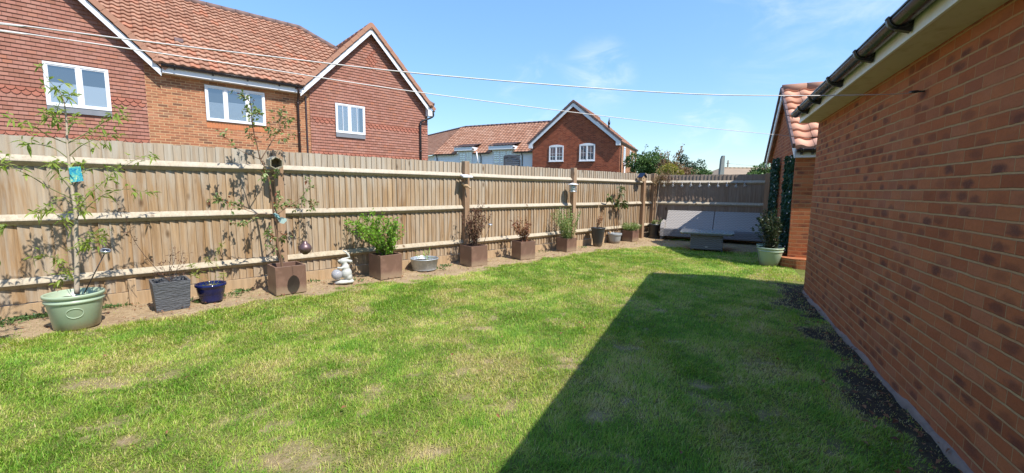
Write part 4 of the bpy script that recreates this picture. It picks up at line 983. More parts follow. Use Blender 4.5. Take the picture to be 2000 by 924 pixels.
roof_tiles(m, WP(A_L - .02, se, ze), W_N, W_U * (sr - se) + Z * (zr_ - ze), A_R + .2 - A_L, math.hypot(sr - se, zr_ - ze), per=6, keep=lambda p: not (p.dot(W_U) < SW + .45 and any(abs(p.dot(W_N) - D0 - c) < w_ / 2 for c, w_ in DORM)))
R0 = WP(A_L + .5, sr, zr_); E0r = WP(A_L - .02, se, ze)
roof_tiles(m, E0r + V((0, 0, -.01)), dl, (R0 - E0r), 10, (R0 - E0r).length, per=5)
m.face([WP(A_L, sr, zr_), WP(A_R, sr, zr_), WP(A_R, sr + 4.4, ze), WP(A_L, sr + 4.4, ze)])
rf = m.build('roof', M['far_pantile'], wh)
m = MB(); ridge_line(m, R0 + Z * .04, WP(A_R + 1.5, sr, zr_ + .04), .10); ridge_line(m, R0 + Z * .04, R0 + dl * 10 + Z * .04, .10); m.build('ridge_tiles', M['dark_verge'], rf)
gutter(wh, WP(A_L, se - .04, ze - .02), WP(D0 - 7.1, se - .04, ze - .02), -W_U, M['black_plastic'])
gutter(wh, WP(D0 - 5.4, se - .04, ze - .02), WP(D0 - 3.85, se - .04, ze - .02), -W_U, M['black_plastic'])
gutter(wh, WP(D0 - 1.8, se - .04, ze - .02), WP(D0 - .1, se - .04, ze - .02), -W_U, M['black_plastic'])
for c, w_ in DORM:
    dm = MB(); a0 = D0 + c - w_ / 2
    dm.box(WP(a0 - .12, SW - .42, 4.46), W_N, W_U, Z, w_ + .24, 1.3, .28)
    dm.box(WP(a0, SW - .02, 3.3), W_N, W_U, Z, w_, .9, 1.16)
    do = dm.build('dormer', M['upvc'], wh, bevel=.006)
    rt = MB(); roof_tiles(rt, WP(a0 - .16, SW - .46, 4.76), W_N, W_U + Z * .22, w_ + .32, 1.75, per=6); rt.build('dormer_roof', M['dark_verge'], do)
    wv = window(do, WP(a0 + .12, SW - .02, 3.42), W_N, -W_U, w_ - .24, 1.0, (1, 1) if w_ < 1.7 else (1, 1, 1), ('curtain', [(.5, .95, .06, .94)]), None, bars=2, fr=.05)
    pp = MB(); pp.tube([WP(a0 + w_ + .10, SW - .44, 4.60), WP(a0 + w_ + .2, SW - .30, 4.55)], .045, 8); pp.build('outlet', M['black_plastic'], do)
for a in (-4.75, -1.15, -9.0):
    m = MB(); m.tube([WP(D0 + a, SW - .22, 4.2), WP(D0 + a, SW - .07, 3.95), WP(D0 + a, SW - .07, 0)], .035, 8); m.build('downpipe', M['black_plastic'], wh)
m = MB(); q = WP(D0 - 5.0, SW - .35, 0); m.tube([q + Z * 4.35, q + W_N * .16 + Z * 3.35], .05, 8); m.build('white_pipe', M['upvc'], wh)
m = MB(); q = q + Z * 3.35 + W_N * .16; m.tube([q, q - Z * 3.35], .05, 8); m.build('downpipe', M['black_plastic'], wh)

# ------------------------------------------------------------------ small things beyond the fence
q = on_plane(1000, 310, V((0, 13.0, 0)), V((0, 1, 0))); q.z = 0
sl_ = thing('slatted_screen', q, 'dark grey slatted garden screen with an arched top showing above the fence', 'screen')
m = MB(); R1 = W_N
for i in range(26):
    z_ = 0.9 + i * .06; half = .27
    if z_ > 2.50: continue
    topz = 2.50 - .10 * 0
    m.box(q - R1 * half + Z * z_, R1, W_U, Z, 2 * half, .014, .052)
m.build('slats', M['slat_grey'], sl_)
m = MB(); m.box(q - R1 * .285 + Z * -.05 - W_U * .01, R1, W_U, Z, .03, .04, 2.44); m.box(q + R1 * .255 + Z * -.05 - W_U * .01, R1, W_U, Z, .03, .04, 2.32)
arc = [q + R1 * (-.285 + .57 * i / 12) + Z * (2.38 + .12 * math.sin(PI * (.12 + .8 * i / 12)) - .1 * i / 12) - W_U * .012 for i in range(13)]
m.prism(arc + [p_ - Z * .06 for p_ in reversed(arc)], W_U * .04); m.build('frame', M['slat_grey'], sl_)

q = on_plane(1411, 330, V((0, 17, 0)), V((0, 1, 0))); q.z = 0
m = MB(); hgt = 1.4 + (374 - 305) / 812 * 17
m.prism([q + V((-.085, 0, -.1)), q + V((.085, 0, -.1)), q + V((.075, 0, hgt)), q + V((-.01, 0, hgt)), q + V((-.055, 0, hgt - .14)), q + V((-.09, 0, hgt - .9))], V((0, .14, 0)))
tag(m.build('stone_post', M['grey_stone'], loc=q, bevel=.01), 'tall grey stone slab standing on end behind the back fence', 'post')
q = on_plane(1421, 330, V((0, 62, 0)), V((0, 1, 0))); q.z = 0
tp = thing('telegraph_pole', q, 'thin dark telegraph pole far off between stone slab and bungalow roof', 'pole')
m = MB(); m.tube([q, q + Z * 6.0], [.13, .09], 8); m.build('pole', M['pole_wood'], tp)
m = MB(); m.tube([q + V((-.22, 0, 5.55)), q + V((.22, 0, 5.55))], .04, 6); m.build('crossarm', M['pole_wood'], tp)
m = MB(); m.tube([q + V((.2, 0, 5.55)) + V((12, 4, .5)) * t - Z * 1.6 * t * (1 - t) for t in [i / 10 for i in range(11)]], .012, 5); m.build('wire', M['pole_wood'], tp)
q = on_plane(1475, 336, V((0, 42, 0)), V((0, 1, 0))); q.z = 0
bu = thing('bungalow', q, 'low bungalow with a pale brown hipped roof just showing over the back fence', 'house')
m = MB(); m.box(q + V((-3.2, 0, -.05)), V((1, 0, 0)), V((0, 1, 0)), Z, 12, 7, 2.75); m.build('wall', M['render_wall'], bu)
m = MB(); a_, b_, c_, d_ = q + V((-3.7, -.5, 2.68)), q + V((9.3, -.5, 2.68)), q + V((9.3, 7.5, 2.68)), q + V((-3.7, 7.5, 2.68)); r0_, r1_ = q + V((-1.75, 3.5, 3.95)), q + V((7.3, 3.5, 3.95))
m.face([a_, b_, r1_, r0_]); m.face([b_, c_, r1_]); m.face([c_, d_, r0_, r1_]); m.face([d_, a_, r0_]); m.face([a_, d_, c_, b_])
rf = m.build('roof', M['bungalow_roof'], bu)
m = MB(); ridge_line(m, r0_, r1_, .1); ridge_line(m, r0_, a_, .09); ridge_line(m, r1_, b_, .09); m.build('ridge_tiles', M['bungalow_roof'], rf)
# ------------------------------------------------------------------ pots
def box_pot(px, py, ang, size, h, label, soil=0.07):
    P = ground(px, py); A = V((math.sin(rad(ang)), math.cos(rad(ang)), 0)); B = V((-A.y, A.x, 0)); t = .022
    c = P + (A + B) * size / 2; r = thing('box_planter', c, label, 'planter', 'brown square planters along the fence')
    m = MB()
    def sq(s0, z): return [c + A * (sx * s0) + B * (sy * s0) + Z * z for sx, sy in ((-1, -1), (1, -1), (1, 1), (-1, 1))]
    o0, o1, i1, i0 = sq(size / 2, -.01), sq(size / 2, h), sq(size / 2 - t, h), sq(size / 2 - t, h - .14)
    m.idx(o0 + o1 + i1 + i0, [(a + k_, (a + 1) % 4 + k_, (a + 1) % 4 + 4 + k_, a + 4 + k_) for k_ in (0, 4, 8) for a in range(4)] + [(3, 2, 1, 0)])
    m.build('box', M['brown_box'], r, bevel=.004)
    soil_patch(r, c, size / 2 - t, h - soil, sq=(A, B)); return c, h - soil, A, B
def soil_patch(parent, c, rr, z, sq=None, mat='dark_soil'):
    m = MB(); n = 9
    vs, fs = [], []
    for i in range(n + 1):
        for j in range(n + 1):
            a, b = (i / n * 2 - 1), (j / n * 2 - 1)
            if sq: p = c + sq[0] * a * rr + sq[1] * b * rr
            else:
                # square to disc
                x_, y_ = a * math.sqrt(1 - b * b / 2), b * math.sqrt(1 - a * a / 2); p = c + V((x_, y_, 0)) * rr
            vs.append(V((p.x, p.y, c.z + z + rnd(-.012, .012))))
    for i in range(n):
        for j in range(n): fs.append((i * (n + 1) + j, (i + 1) * (n + 1) + j, (i + 1) * (n + 1) + j + 1, i * (n + 1) + j + 1))
    m.idx(vs, fs, None, .5, True); m.build('soil', M[mat], parent)
def round_pot(c, prof, mat, label, name='plant_pot', cat='pot', soil_z=None, soil_r=None, group=None, smat='dark_soil', seg=56):
    r = thing(name, c, label, cat, group); m = MB(); m.lathe(c, prof, seg); m.build('bowl', mat, r)
    if soil_z is not None: soil_patch(r, c, soil_r, soil_z, mat=smat)
    return r
SAGE = [(0.0, 0.0), (.155, 0.0), (.166, .008), (.200, .255), (.203, .262), (.214, .268), (.216, .285), (.207, .292), (.206, .300), (.207, .308), (.220, .314), (.223, .338), (.219, .346), (.208, .346), (.203, .338), (.190, .22), (0, .22)]
pc = ground(152, 644) + V((-.72, .69, 0)) * .150
g1 = round_pot(pc, SAGE, M['sage_glaze'], 'big sage green glazed pot with a blank oval badge holding the narrow leaved sapling', group='sage green glazed pots', soil_z=.275, soil_r=.194)
m = MB(); vd = (V((0, 0, 0)) - pc); vd.z = 0; vd.normalize(); vd = Matrix.Rotation(rad(-3), 3, 'Z') @ vd; sd = V((-vd.y, vd.x, 0))
def on_pot(a, z, push): rr = .166 + (z - .008) / .247 * .034 + push; an = a / rr; return pc + (vd * math.cos(an) + sd * math.sin(an)) * rr + Z * z
ov = [(.060 * math.cos(2 * PI * i / 32), .172 + .048 * math.sin(2 * PI * i / 32)) for i in range(32)]
m.tube([on_pot(a, z, .003) for a, z in ov + ov[:1]], .004, 6, False); m.build('badge', M['sage_glaze'], g1)
pc2 = ground(1503, 520) + V((.50, .86, 0)) * .16
round_pot(pc2, SAGE, M['sage_glaze'], 'sage green pot nearest the brick pier with a dark shrub beside the small garage', group='sage green glazed pots', soil_z=.275, soil_r=.194)
pc3 = pc2 + V((.20, .38, 0))
round_pot(pc3, SAGE, M['sage_glaze'], 'sage green pot half hidden behind another pot near the sofa end', group='sage green glazed pots', soil_z=.275, soil_r=.194)
# slate effect planter
P = ground(303, 611); A = V((math.sin(rad(44)), math.cos(rad(44)), 0)); B = V((-A.y, A.x, 0)); c = P + A * .165 + B * .165
r = thing('slate_planter', c, 'square charcoal planter with rippled slate effect sides holding a bare twiggy shrub', 'planter')
m = MB()
def sq(s0, z): return [c + A * (sx * s0) + B * (sy * s0) + Z * z for sx, sy in ((-1, -1), (1, -1), (1, 1), (-1, 1))]
rings = [sq(.150, -.01), sq(.170, .315), sq(.172, .325), sq(.150, .325), sq(.143, .19)]
m.idx([p for q in rings for p in q], [(a + 4 * k_, (a + 1) % 4 + 4 * k_, (a + 1) % 4 + 4 * k_ + 4, a + 4 * k_ + 4) for k_ in range(4) for a in range(4)] + [(3, 2, 1, 0)])
m.build('box', M['slate_effect'], r, bevel=.006); soil_patch(r, c, .147, .25, sq=(A, B)); slate_c = c
# blue glazed pot
bc = ground(414, 591) + V((-.59, .8, 0)) * .1
round_pot(bc, [(0, 0), (.105, 0), (.112, .006), (.118, .03), (.128, .08), (.131, .085), (.131, .095), (.137, .10), (.143, .15), (.146, .155), (.147, .185), (.160, .19), (.163, .205), (.158, .222), (.148, .222), (.142, .205), (.135, .16), (0, .16)],
          M['blue_glaze'], 'small glossy dark blue pot with a wispy yellow green plant', soil_z=.175, soil_r=.136, smat='soil')
# zinc tub
tcen = ground(829, 530) + V((-.2, .98, 0)) * .19
round_pot(tcen, [(0, 0.01), (.195, 0.01), (.198, 0), (.203, 0.0), (.205, .012), (.208, .04), (.211, .043), (.236, .185), (.243, .188), (.245, .197), (.239, .203), (.233, .199), (.228, .18), (.214, .10), (0, .10)], M['zinc'], 'shallow round galvanised metal tub with a few green shoots', name='metal_tub', cat='tub', soil_z=.150, soil_r=.220)
# tall black pot, grey pot, corner pot
kc = ground(1167, 481) + V((.2, .98, 0)) * .11
round_pot(kc, [(0, 0), (.105, 0), (.112, .01), (.165, .37), (.168, .375), (.170, .40), (.172, .405), (.18, .44), (.187, .445), (.187, .462), (.178, .464), (.172, .44), (.155, .36), (0, .36)], M['black_pot'], 'tall tapering black plastic pot with a cane and a dried up plant', soil_z=.40, soil_r=.162)
yc = ground(1200, 475) + V((.25, .97, 0)) * .15
round_pot(yc, [(0, 0), (.135, 0), (.142, .01), (.168, .19), (.172, .2), (.185, .205), (.19, .215), (.19, .25), (.186, .262), (.176, .262), (.172, .25), (.160, .18), (0, .18)], M['grey_pot'], 'light grey plastic pot holding the fig like plant', soil_z=.22, soil_r=.165, smat='soil')
cc = FP(11.50, FD - .22) + V((.18, -.42, 0))
cc = V((4.28, 12.50, 0))
round_pot(cc, [(0, 0), (.13, 0), (.137, .01), (.155, .37), (.165, .375), (.165, .42), (.155, .42), (.15, .38), (.14, .33), (0, .33)], M['black_pot'], 'plain black pot in the fence corner at the left end of the sofa', soil_z=.36, soil_r=.148)
# brown square planters
B1 = box_pot(540, 577, 45.7, .375, .365, 'brown square planter holding the tall fruit tree with the round ball hung in front', soil=.075)
B2 = box_pot(744, 546, 44, .375, .365, 'brown square planter with the bushy bright green shrub')
B3 = box_pot(921, 521, 48, .37, .365, 'brown square planter with the dark purple brown dying shrub by a fence post')
B4 = box_pot(1017, 507, 58, .355, .355, 'brown square planter turned at an angle with a rusty dead shrub')
B5 = box_pot(1107, 492, 50, .33, .30, 'brown square planter with the upright green herb bush')
B6 = box_pot(1235, 472, 47, .33, .30, 'brown square planter with a low rounded grey green lavender')

# ------------------------------------------------------------------ plants
def leaf_on(m, p, d, L, W, long, droop, tone):
    n = (Z * rnd(.4, 1.2) + rdir() * .7).normalized(); m.leaf(p, d, n, L, W, tone, droop, .18, long)
def traced(name, loc, label, cat, n0, trunk, tr, branches, bark, leafmat, L, W, long, droop, spread=.28, dens=1.0, tones=(0, 1), tip_cluster=4, group=None):
    root = thing(name, loc, label, cat, group)
    mt, mb, ml = MB(), MB(), MB()
    tp = catmull([fpl(x, y, n0) for x, y in trunk], 5)
    mt.tube(tp, [tr[0] + (tr[1] - tr[0]) * i / (len(tp) - 1) for i in range(len(tp))], 9)
    seen = [(x, y, 0.0) for (xa, ya), (xb, yb) in zip(trunk[:-1], trunk[1:]) for x, y in [(xa + (xb - xa) * t / 8, ya + (yb - ya) * t / 8) for t in range(9)]]
    for pts, r0, dn, *rest in branches:
        x0, y0, d0_ = min(seen, key=lambda q_: (q_[0] - pts[0][0]) ** 2 + (q_[1] - pts[0][1]) ** 2); pts = [(x0, y0)] + list(pts[1:])
        dl_ = rnd(-spread, spread); nn_ = max(1, len(pts) - 1)
        for i in range(nn_):
            for t in range(8): seen.append((pts[i][0] + (pts[i + 1][0] - pts[i][0]) * t / 8, pts[i][1] + (pts[i + 1][1] - pts[i][1]) * t / 8, d0_ + dl_ * (i + t / 8) / nn_))
        P_ = [fpl(x, y, n0 + d0_ + dl_ * (i / nn_)) for i, (x, y) in enumerate(pts)]
        P_ = catmull(P_, 5); n = len(P_)
        mb.tube(P_, [max(.0016, r0 * (1 - .75 * i / (n - 1))) for i in range(n)], 6)
        tot = sum((P_[i + 1] - P_[i]).length for i in range(n - 1)); cnt = int(tot * 46 * dn * dens) + tip_cluster
        for q in range(cnt):
            f = (rnd(.18, 1.0) ** .75) if q >= tip_cluster else rnd(.9, 1); i = min(n - 2, int(f * (n - 1))); p = P_[i].lerp(P_[i + 1], f * (n - 1) - i)
            bd = (P_[i + 1] - P_[i]).normalized(); d = (bd * rnd(.2, .9) + rdir() * .9).normalized()
            if rnd(0, 1) < .30:                                             # short side twig with a few leaves
                e = p + (bd * .4 + rdir()).normalized() * rnd(.03, .10); mb.tube([p, e], [.0018, .001], 4)
                for _ in range(random.randint(2, 4)): leaf_on(ml, e, ((e - p).normalized() * .5 + rdir() * .8).normalized(), L * rnd(.6, 1.15), W * rnd(.7, 1.2), long, droop, rnd(*tones))
            else: leaf_on(ml, p, d, L * rnd(.6, 1.2), W * rnd(.7, 1.2), long, droop, rnd(*tones))
    mt.build('trunk', bark, root); mb.build('branches', M['green_stem'] if bark is M['bark_pale'] else bark, root); ml.build('foliage', leafmat, root)
    return root
n0 = pc.dot(F_N)
traced('sapling', pc + Z * .235, 'slim pale stemmed sapling with long narrow drooping leaves in the big sage pot', 'sapling', n0,
  [(150, 574), (150, 520), (149, 470), (148, 420), (143, 385), (138, 350), (134, 310), (131, 276), (130, 240), (125, 200), (116, 178)], (.021, .004),
  [([(131, 280), (97, 266), (65, 247), (39, 238), (14, 229)], .006, .8), ([(131, 282), (169, 260), (201, 240), (246, 222)], .006, .9),
   ([(133, 312), (104, 289), (65, 281), (52, 283)], .005, 1.1), ([(135, 306), (160, 284), (195, 268), (224, 262)], .005, .9),
   ([(140, 366), (169, 332), (210, 330), (234, 328), (273, 308), (300, 300)], .005, .55), ([(140, 392), (97, 367), (65, 347), (32, 331), (0, 318), (-30, 312)], .006, .55),
   ([(146, 415), (170, 385), (195, 362), (216, 342)], .005, 1.0), ([(147, 425), (195, 385), (240, 370), (300, 377)], .004, .35),
   ([(140, 372), (122, 350), (107, 330), (98, 318)], .004, 1.6), ([(138, 360), (150, 330), (162, 318)], .004, 1.6), ([(149, 470), (170, 462), (195, 455), (208, 462)], .0035, 1.1),
   ([(149, 492), (165, 480), (180, 470)], .003, 1.4), ([(148, 445), (130, 430), (108, 418), (84, 410)], .004, 1.1), ([(149, 530), (128, 518), (108, 503), (80, 501)], .003, 1.2),
   ([(149, 545), (132, 540), (122, 530), (118, 548)], .003, 1.0), ([(148, 400), (125, 390), (95, 400), (70, 420)], .004, .7), ([(131, 262), (142, 240), (146, 225)], .003, 1.2), ([(130, 250), (112, 236), (104, 226)], .003, 1.2),
   ([(124, 198), (118, 182), (106, 170)], .003, 1.8), ([(126, 205), (134, 192), (136, 184)], .003, 1.6), ([(116, 180), (90, 150), (80, 130)], .0025, .35), ([(128, 222), (118, 214), (110, 208)], .003, 1.2), ([(147, 430), (158, 405), (150, 390)], .003, 1.2),
   ],
  M['bark_pale'], M['leaf_peach'], .078, .017, True, .35, .30, 1.35, (.2, 1))
traced('sapling', ground(-78, 700), 'second slim sapling whose leaf tips reach in at the left edge of the view', 'sapling', ground(-78, 700).dot(F_N),
  [(-78, 700), (-76, 560), (-74, 470), (-70, 380), (-66, 300)], (.02, .006), [([(-74, 470), (-40, 460), (-10, 450), (10, 446)], .004, 1.0), ([(-70, 370), (-40, 340), (-5, 322), (13, 320)], .004, 1.0), ([(-76, 540), (-50, 520), (-20, 510)], .004, 1.0), ([(-68, 330), (-40, 300), (-24, 280)], .004, 1.0)],
  M['bark_pale'], M['leaf_peach'], .078, .017, True, .35, .15, 1.2)
m = MB(); q = fpl(150, 342, n0 - .03); m.prism([q + F_U * a + Z * b for a, b in ((-.048, -.072), (.042, -.056), (.03, .085), (-.05, .075))], -F_N * .002 + F_U * .0005)
o = m.build('plant_label', None, loc=q)
kl2 = newmat('plant_label'); n_ = kl2.noise(objco(kl2), 26, 4, .6, .8); kl2.put(kl2.b.inputs['Base Color'], kl2.ramp(n_, [(0.3, (.02, .10, .28)), (.45, (.03, .30, .42)), (.55, (.12, .42, .36)), (.66, (.55, .62, .30)), (.8, (.7, .75, .7))])); kl2.b.inputs['Roughness'].default_value = .3
o.data.materials.append(kl2.m); tag(o, 'bright blue plastic plant tag tied to the stem of the slim sapling', 'plant tag')
# solar stake lamp in the sage pot
sl = thing('solar_stake_light', fpl(166, 566, n0), 'round silver solar light on a leaning stake in the big sage pot', 'solar light', 'garden solar lights')
a, b = fpl(165, 572, n0 - .02), fpl(206, 492, n0 - .08); m = MB(); m.tube([a, b], .005, 8); m.build('stake', M['dark_metal'], sl)
ax = ((b - a).normalized() * .6 + Z * .7 + V((.2, -.3, 0))).normalized(); m = MB(); m.lathe(b, [(0, -.012), (.030, -.012), (.038, -.004), (.042, .008), (.042, .020), (.036, .024), (.034, .021), (0, .021)], 28, axis=ax); m.build('lamp_head', M['metal'], sl)
m = MB(); m.lathe(b + ax * .0215, [(0, 0.002), (.026, 0.002), (.026, 0)], 24, axis=ax); m.build('solar_panel', M['solar_cell'], sl)

n1 = B1[0].dot(F_N)
traced('fruit_tree', B1[0] + Z * .28, 'young fruit tree with brown trunk and sparse leaves growing in the brown planter', 'tree', n1,
  [(553, 535), (549, 505), (543, 482), (539, 450), (535, 420), (530, 380), (524, 345), (515, 322), (508, 311)], (.017, .008),
  [([(508, 311), (501, 280), (495, 255), (492, 232), (490, 205), (479, 190), (470, 188)], .008, .9), ([(508, 312), (530, 278), (543, 255), (549, 232), (549, 215)], .007, .9), ([(507, 312), (475, 297), (455, 284), (445, 272), (440, 256)], .005, .4),
   ([(545, 252), (556, 240), (563, 232)], .003, 1.5), ([(530, 280), (527, 262), (527, 250)], .003, 1.4), ([(546, 285), (556, 270), (572, 262)], .003, .9), ([(494, 250), (488, 228), (482, 210)], .003, 1.2), ([(492, 235), (500, 222), (502, 215)], .003, 1.0), ([(501, 285), (492, 275), (486, 262)], .003, 1.4),
   ([(537, 423), (560, 405), (585, 388), (598, 372), (606, 354)], .006, .75), ([(560, 406), (585, 400), (612, 393)], .004, .9), ([(585, 390), (600, 395), (612, 404)], .003, 1.0), ([(536, 415), (548, 402), (558, 398)], .004, 1.6), ([(536, 410), (545, 390), (545, 375)], .003, 1.0),
   ([(533, 418), (505, 418), (492, 430), (478, 438), (462, 436)], .006, .9), ([(505, 418), (480, 410), (455, 402), (436, 392), (424, 388)], .004, 1.1), ([(480, 410), (470, 398), (448, 396)], .003, 1.0), ([(540, 470), (528, 462), (520, 452)], .003, 1.8), ([(542, 478), (550, 465), (556, 462)], .003, 1.6), ([(545, 495), (535, 490), (530, 482)], .003, 1.4), ([(528, 350), (538, 342), (542, 335)], .003, 1.6), ([(524, 350), (516, 345), (510, 335)], .003, 1.2)],
  M['bark_brown'], M['leaf_fruit'], .060, .029, False, .15, .26, 1.1)
# butterfly ornament, hanging ball
q = fpl(543, 428, n1 - .05); orn = thing('butterfly_ornament', q, 'teal metal butterfly ornament fixed to the fruit tree trunk', 'ornament')
vr = V((q.y, -q.x, 0)).normalized(); vf = V((-q.x, -q.y, 0)).normalized()
for sg, mt, pts in ((-1, 'teal_cloth', ((0, -.01), (-.055, .075), (-.03, .085), (.02, .05), (.03, .0))), (1, 'pale_teal', ((0, -.01), (.04, .03), (.095, .01), (.10, -.02), (.06, -.06), (.02, -.05)))):
    m = MB(); m.prism([q + vr * a + Z * b + vf * (.02 + abs(a) * .6) for a, b in pts], vf * .004); m.build('wing', M[mt], orn)
m = MB(); m.tube([q + vf * .02 - Z * .05, q + vf * .02 + Z * .03], .008, 8); m.build('body', M['dark_metal'], orn)
bp = fpl(596, 485, 5.58)          # it hangs out in front of the planter, so its shadow falls on the planter's face
tip = fpl(588, 388, bp.dot(F_N))
BS_ = 1.25
hb = thing('hanging_ball', bp, 'round bronze ball lantern hanging on a cord from the fruit tree', 'lantern')
m = MB(); m.lathe(bp, [(r_ * BS_, h_ * BS_) for r_, h_ in [(0, -.062), (.02, -.061), (.022, -.058), (.045, -.042), (.060, -.012), (.0615, 0), (.058, .018), (.043, .042), (.024, .055), (.022, .068), (.017, .072), (0, .072)]], 32); m.build('ball', M['copper_ball'], hb)
m = MB(); m.tube([bp + Z * .088, tip], .0022, 6); m.build('cord', M['dark_metal'], hb)

def shrub(name, base, label, cat, stems, h, spread, stemmat, leafmat, L, W, per, long=False, droop=.1, tones=(0, 1), r=.004, up=1.0, leaf_from=.25, lean=V((0, 0, 0)), base_r=.05, curve=.3, group=None, outset=.0):
    root = thing(name, base, label, cat, group); ms_, ml = MB(), MB()
    for s_ in range(stems):
        a = rnd(0, 2 * PI); rr = rnd(0, 1) ** .6; d = V((math.cos(a), math.sin(a), 0)) * spread * rr; hh = h * rnd(.62, 1.0) * (1 - .25 * rr)
        p0 = base + V((math.cos(a + 1), math.sin(a + 1), 0)) * base_r * rnd(0, 1) - Z * .02
        P_ = catmull([p0, p0 + d * .25 + Z * hh * .4 + rdir() * .02, p0 + d * .65 + lean * .5 + Z * hh * .75 + rdir() * curve * .08, p0 + d + lean + Z * hh * up], 4); n = len(P_)
        ms_.tube(P_, [max(.0012, r * (1 - .8 * i / (n - 1))) for i in range(n)], 5)
        for q_ in range(per):
            f = rnd(leaf_from, 1); i = min(n - 2, int(f * (n - 1))); p = P_[i].lerp(P_[i + 1], rnd(0, 1)); bd = (P_[i + 1] - P_[i]).normalized()
            p = p + rdir() * outset * rnd(0, 1)
            leaf_on(ml, p, (bd * rnd(.1, .8) + rdir() * .9).normalized(), L * rnd(.6, 1.25), W * rnd(.7, 1.25), long, droop, rnd(*tones))
    ms_.build('stems', stemmat, root); ml.build('foliage', leafmat, root); return root
def top(b): return V((b[0].x, b[0].y, b[1]))
# bare twiggy shrub in the slate planter
sp0 = V((slate_c.x, slate_c.y, .25)); ns_ = slate_c.dot(F_N)
r = thing('twiggy_shrub', sp0, 'bare brown twiggy shrub with a few withered leaves and one long arching shoot', 'shrub'); ms_, ml = MB(), MB()
for pts, r0 in (([(334, 552), (310, 530), (290, 508), (272, 485), (258, 462), (247, 430), (240, 400)], .004), ([(332, 552), (331, 530), (333, 505), (336, 492)], .004), ([(334, 550), (346, 525), (354, 505), (358, 488)], .0035), ([(333, 552), (325, 535), (318, 522), (309, 515)], .003), ([(345, 528), (358, 518), (366, 506)], .003), ([(333, 525), (342, 505), (341, 486)], .003), ([(330, 545), (312, 540), (302, 530)], .003), ([(336, 545), (352, 535), (368, 528)], .003)):
    dn_ = rnd(-.12, .12); P_ = catmull([fpl(x, y, ns_ + dn_ * i / len(pts)) for i, (x, y) in enumerate(pts)], 5); n = len(P_); ms_.tube(P_, [max(.0014, r0 * (1 - .7 * i / (n - 1))) for i in range(n)], 5)
    for i in range(n // 3, n, 1):
        for _ in range(2):
            if rnd(0, 1) < .6: e = P_[i] + rdir() * rnd(.02, .07); ms_.tube([P_[i], e], [.0013, .0008], 4); leaf_on(ml, e, rdir(), rnd(.02, .045), rnd(.006, .014), True, .2, rnd(.1, .7))
ms_.build('stems', M['bark_dark'], r); ml.build('foliage', M['leaf_dry'], r)
# wispy plant in the blue pot
nb_ = bc.dot(F_N); r = thing('wispy_plant', bc + Z * .17, 'wispy plant with feathery yellow green leaf sprays in the blue pot', 'plant'); ms_, ml = MB(), MB()
for pts in ([(414, 562), (411, 540), (408, 520), (407, 505)], [(416, 562), (421, 535), (423, 505), (431, 476)], [(412, 562), (396, 548), (384, 540), (378, 534)], [(412, 560), (400, 535), (384, 525), (372, 518)], [(418, 562), (430, 545), (436, 535)]):
    P_ = catmull([fpl(x, y, nb_ + rnd(-.05, .05)) for x, y in pts], 5); n = len(P_); ms_.tube(P_, [.0025 - .0015 * i / n for i in range(n)], 5)
    for i in range(n // 2, n):
        for _ in range(9 if i > n * .78 else 2): leaf_on(ml, P_[i] + rdir() * rnd(.0, .03), (rdir() + Z * .2).normalized(), rnd(.035, .075), rnd(.006, .012), True, .2, rnd(.1, 1))
for _ in range(60): leaf_on(ml, bc + Z * .18 + V((rnd(-.1, .1), rnd(-.1, .1), 0)), (rdir() + Z).normalized(), rnd(.03, .06), .008, True, .3, rnd(0, .6))
ms_.build('stems', M['green_stem'], r); ml.build('foliage', M['leaf_yellow'], r)
VR = V((.93, .36, 0))
shrub('green_shrub', top(B2), 'dense bright green leafy shrub leaning left in its brown planter', 'shrub', 64, .84, .42, M['twig'], M['leaf_bright'], .052, .028, 44, tones=(0, 1), lean=-VR * .14 + Z * 0, leaf_from=.14, curve=1.2, base_r=.09, outset=.03)
shrub('purple_shrub', top(B3), 'dying dark purple brown shrub with thin upright stems by the fence post', 'shrub', 40, .98, .32, M['bark_dark'], M['leaf_dry'], .044, .020, 34, tones=(0, .9), lean=VR * .03, leaf_from=.2, base_r=.10, outset=.03)
shrub('rusty_shrub', top(B4), 'dead shrub with curled rusty orange leaves', 'shrub', 20, .66, .27, M['twig'], M['leaf_rust'], .062, .032, 22, tones=(0, 1), lean=-VR * .05, leaf_from=.1, base_r=.06, outset=.02, droop=.3)
shrub('herb_bush', top(B5), 'upright pale green herb bush with long leafy spires', 'shrub', 38, .90, .40, M['green_stem'], M['leaf_grey'], .044, .021, 52, tones=(0, 1), lean=V((0, 0, 0)), leaf_from=.08, base_r=.12, outset=.03)
shrub('lavender', top(B6), 'low rounded grey green lavender clump', 'plant', 200, .33, .27, M['green_stem'], M['leaf_grey'], .06, .008, 12, True, .05, (0, .8), r=.0015, leaf_from=.2, base_r=.10)
r = shrub('water_shoots', tcen + Z * .15, 'few thin green shoots growing in the metal tub', 'plant', 5, .20, .04, M['green_stem'], M['leaf_bright'], .10, .012, 4, True, .1, (.3, .9), r=.003, base_r=.10)
# dried plant with cane
r = thing('dried_plant', kc + Z * .40, 'dried orange plant tied to a bamboo cane in the tall black pot', 'plant'); ms_, ml, mc = MB(), MB(), MB()
mc.tube([kc + Z * .38 + V((-.02, 0, 0)), kc + Z * 1.08 + V((.0, 0, 0))], .006, 7); mc.build('cane', M['wood_box'], r)
for s_ in range(6):
    P_ = catmull([kc + Z * .40, kc + Z * rnd(.55, .65) + rdir() * .03, kc + Z * rnd(.7, .9) + VR * rnd(0, .14) + rdir() * .03], 4); ms_.tube(P_, .0022, 5)
    for p in P_[3:]:
        for _ in range(6): leaf_on(ml, p + rdir() * .03, rdir(), rnd(.03, .06), rnd(.008, .016), True, .3, rnd(.1, .8))
ms_.build('stems', M['twig'], r); ml.build('foliage', M['leaf_rust'], r)
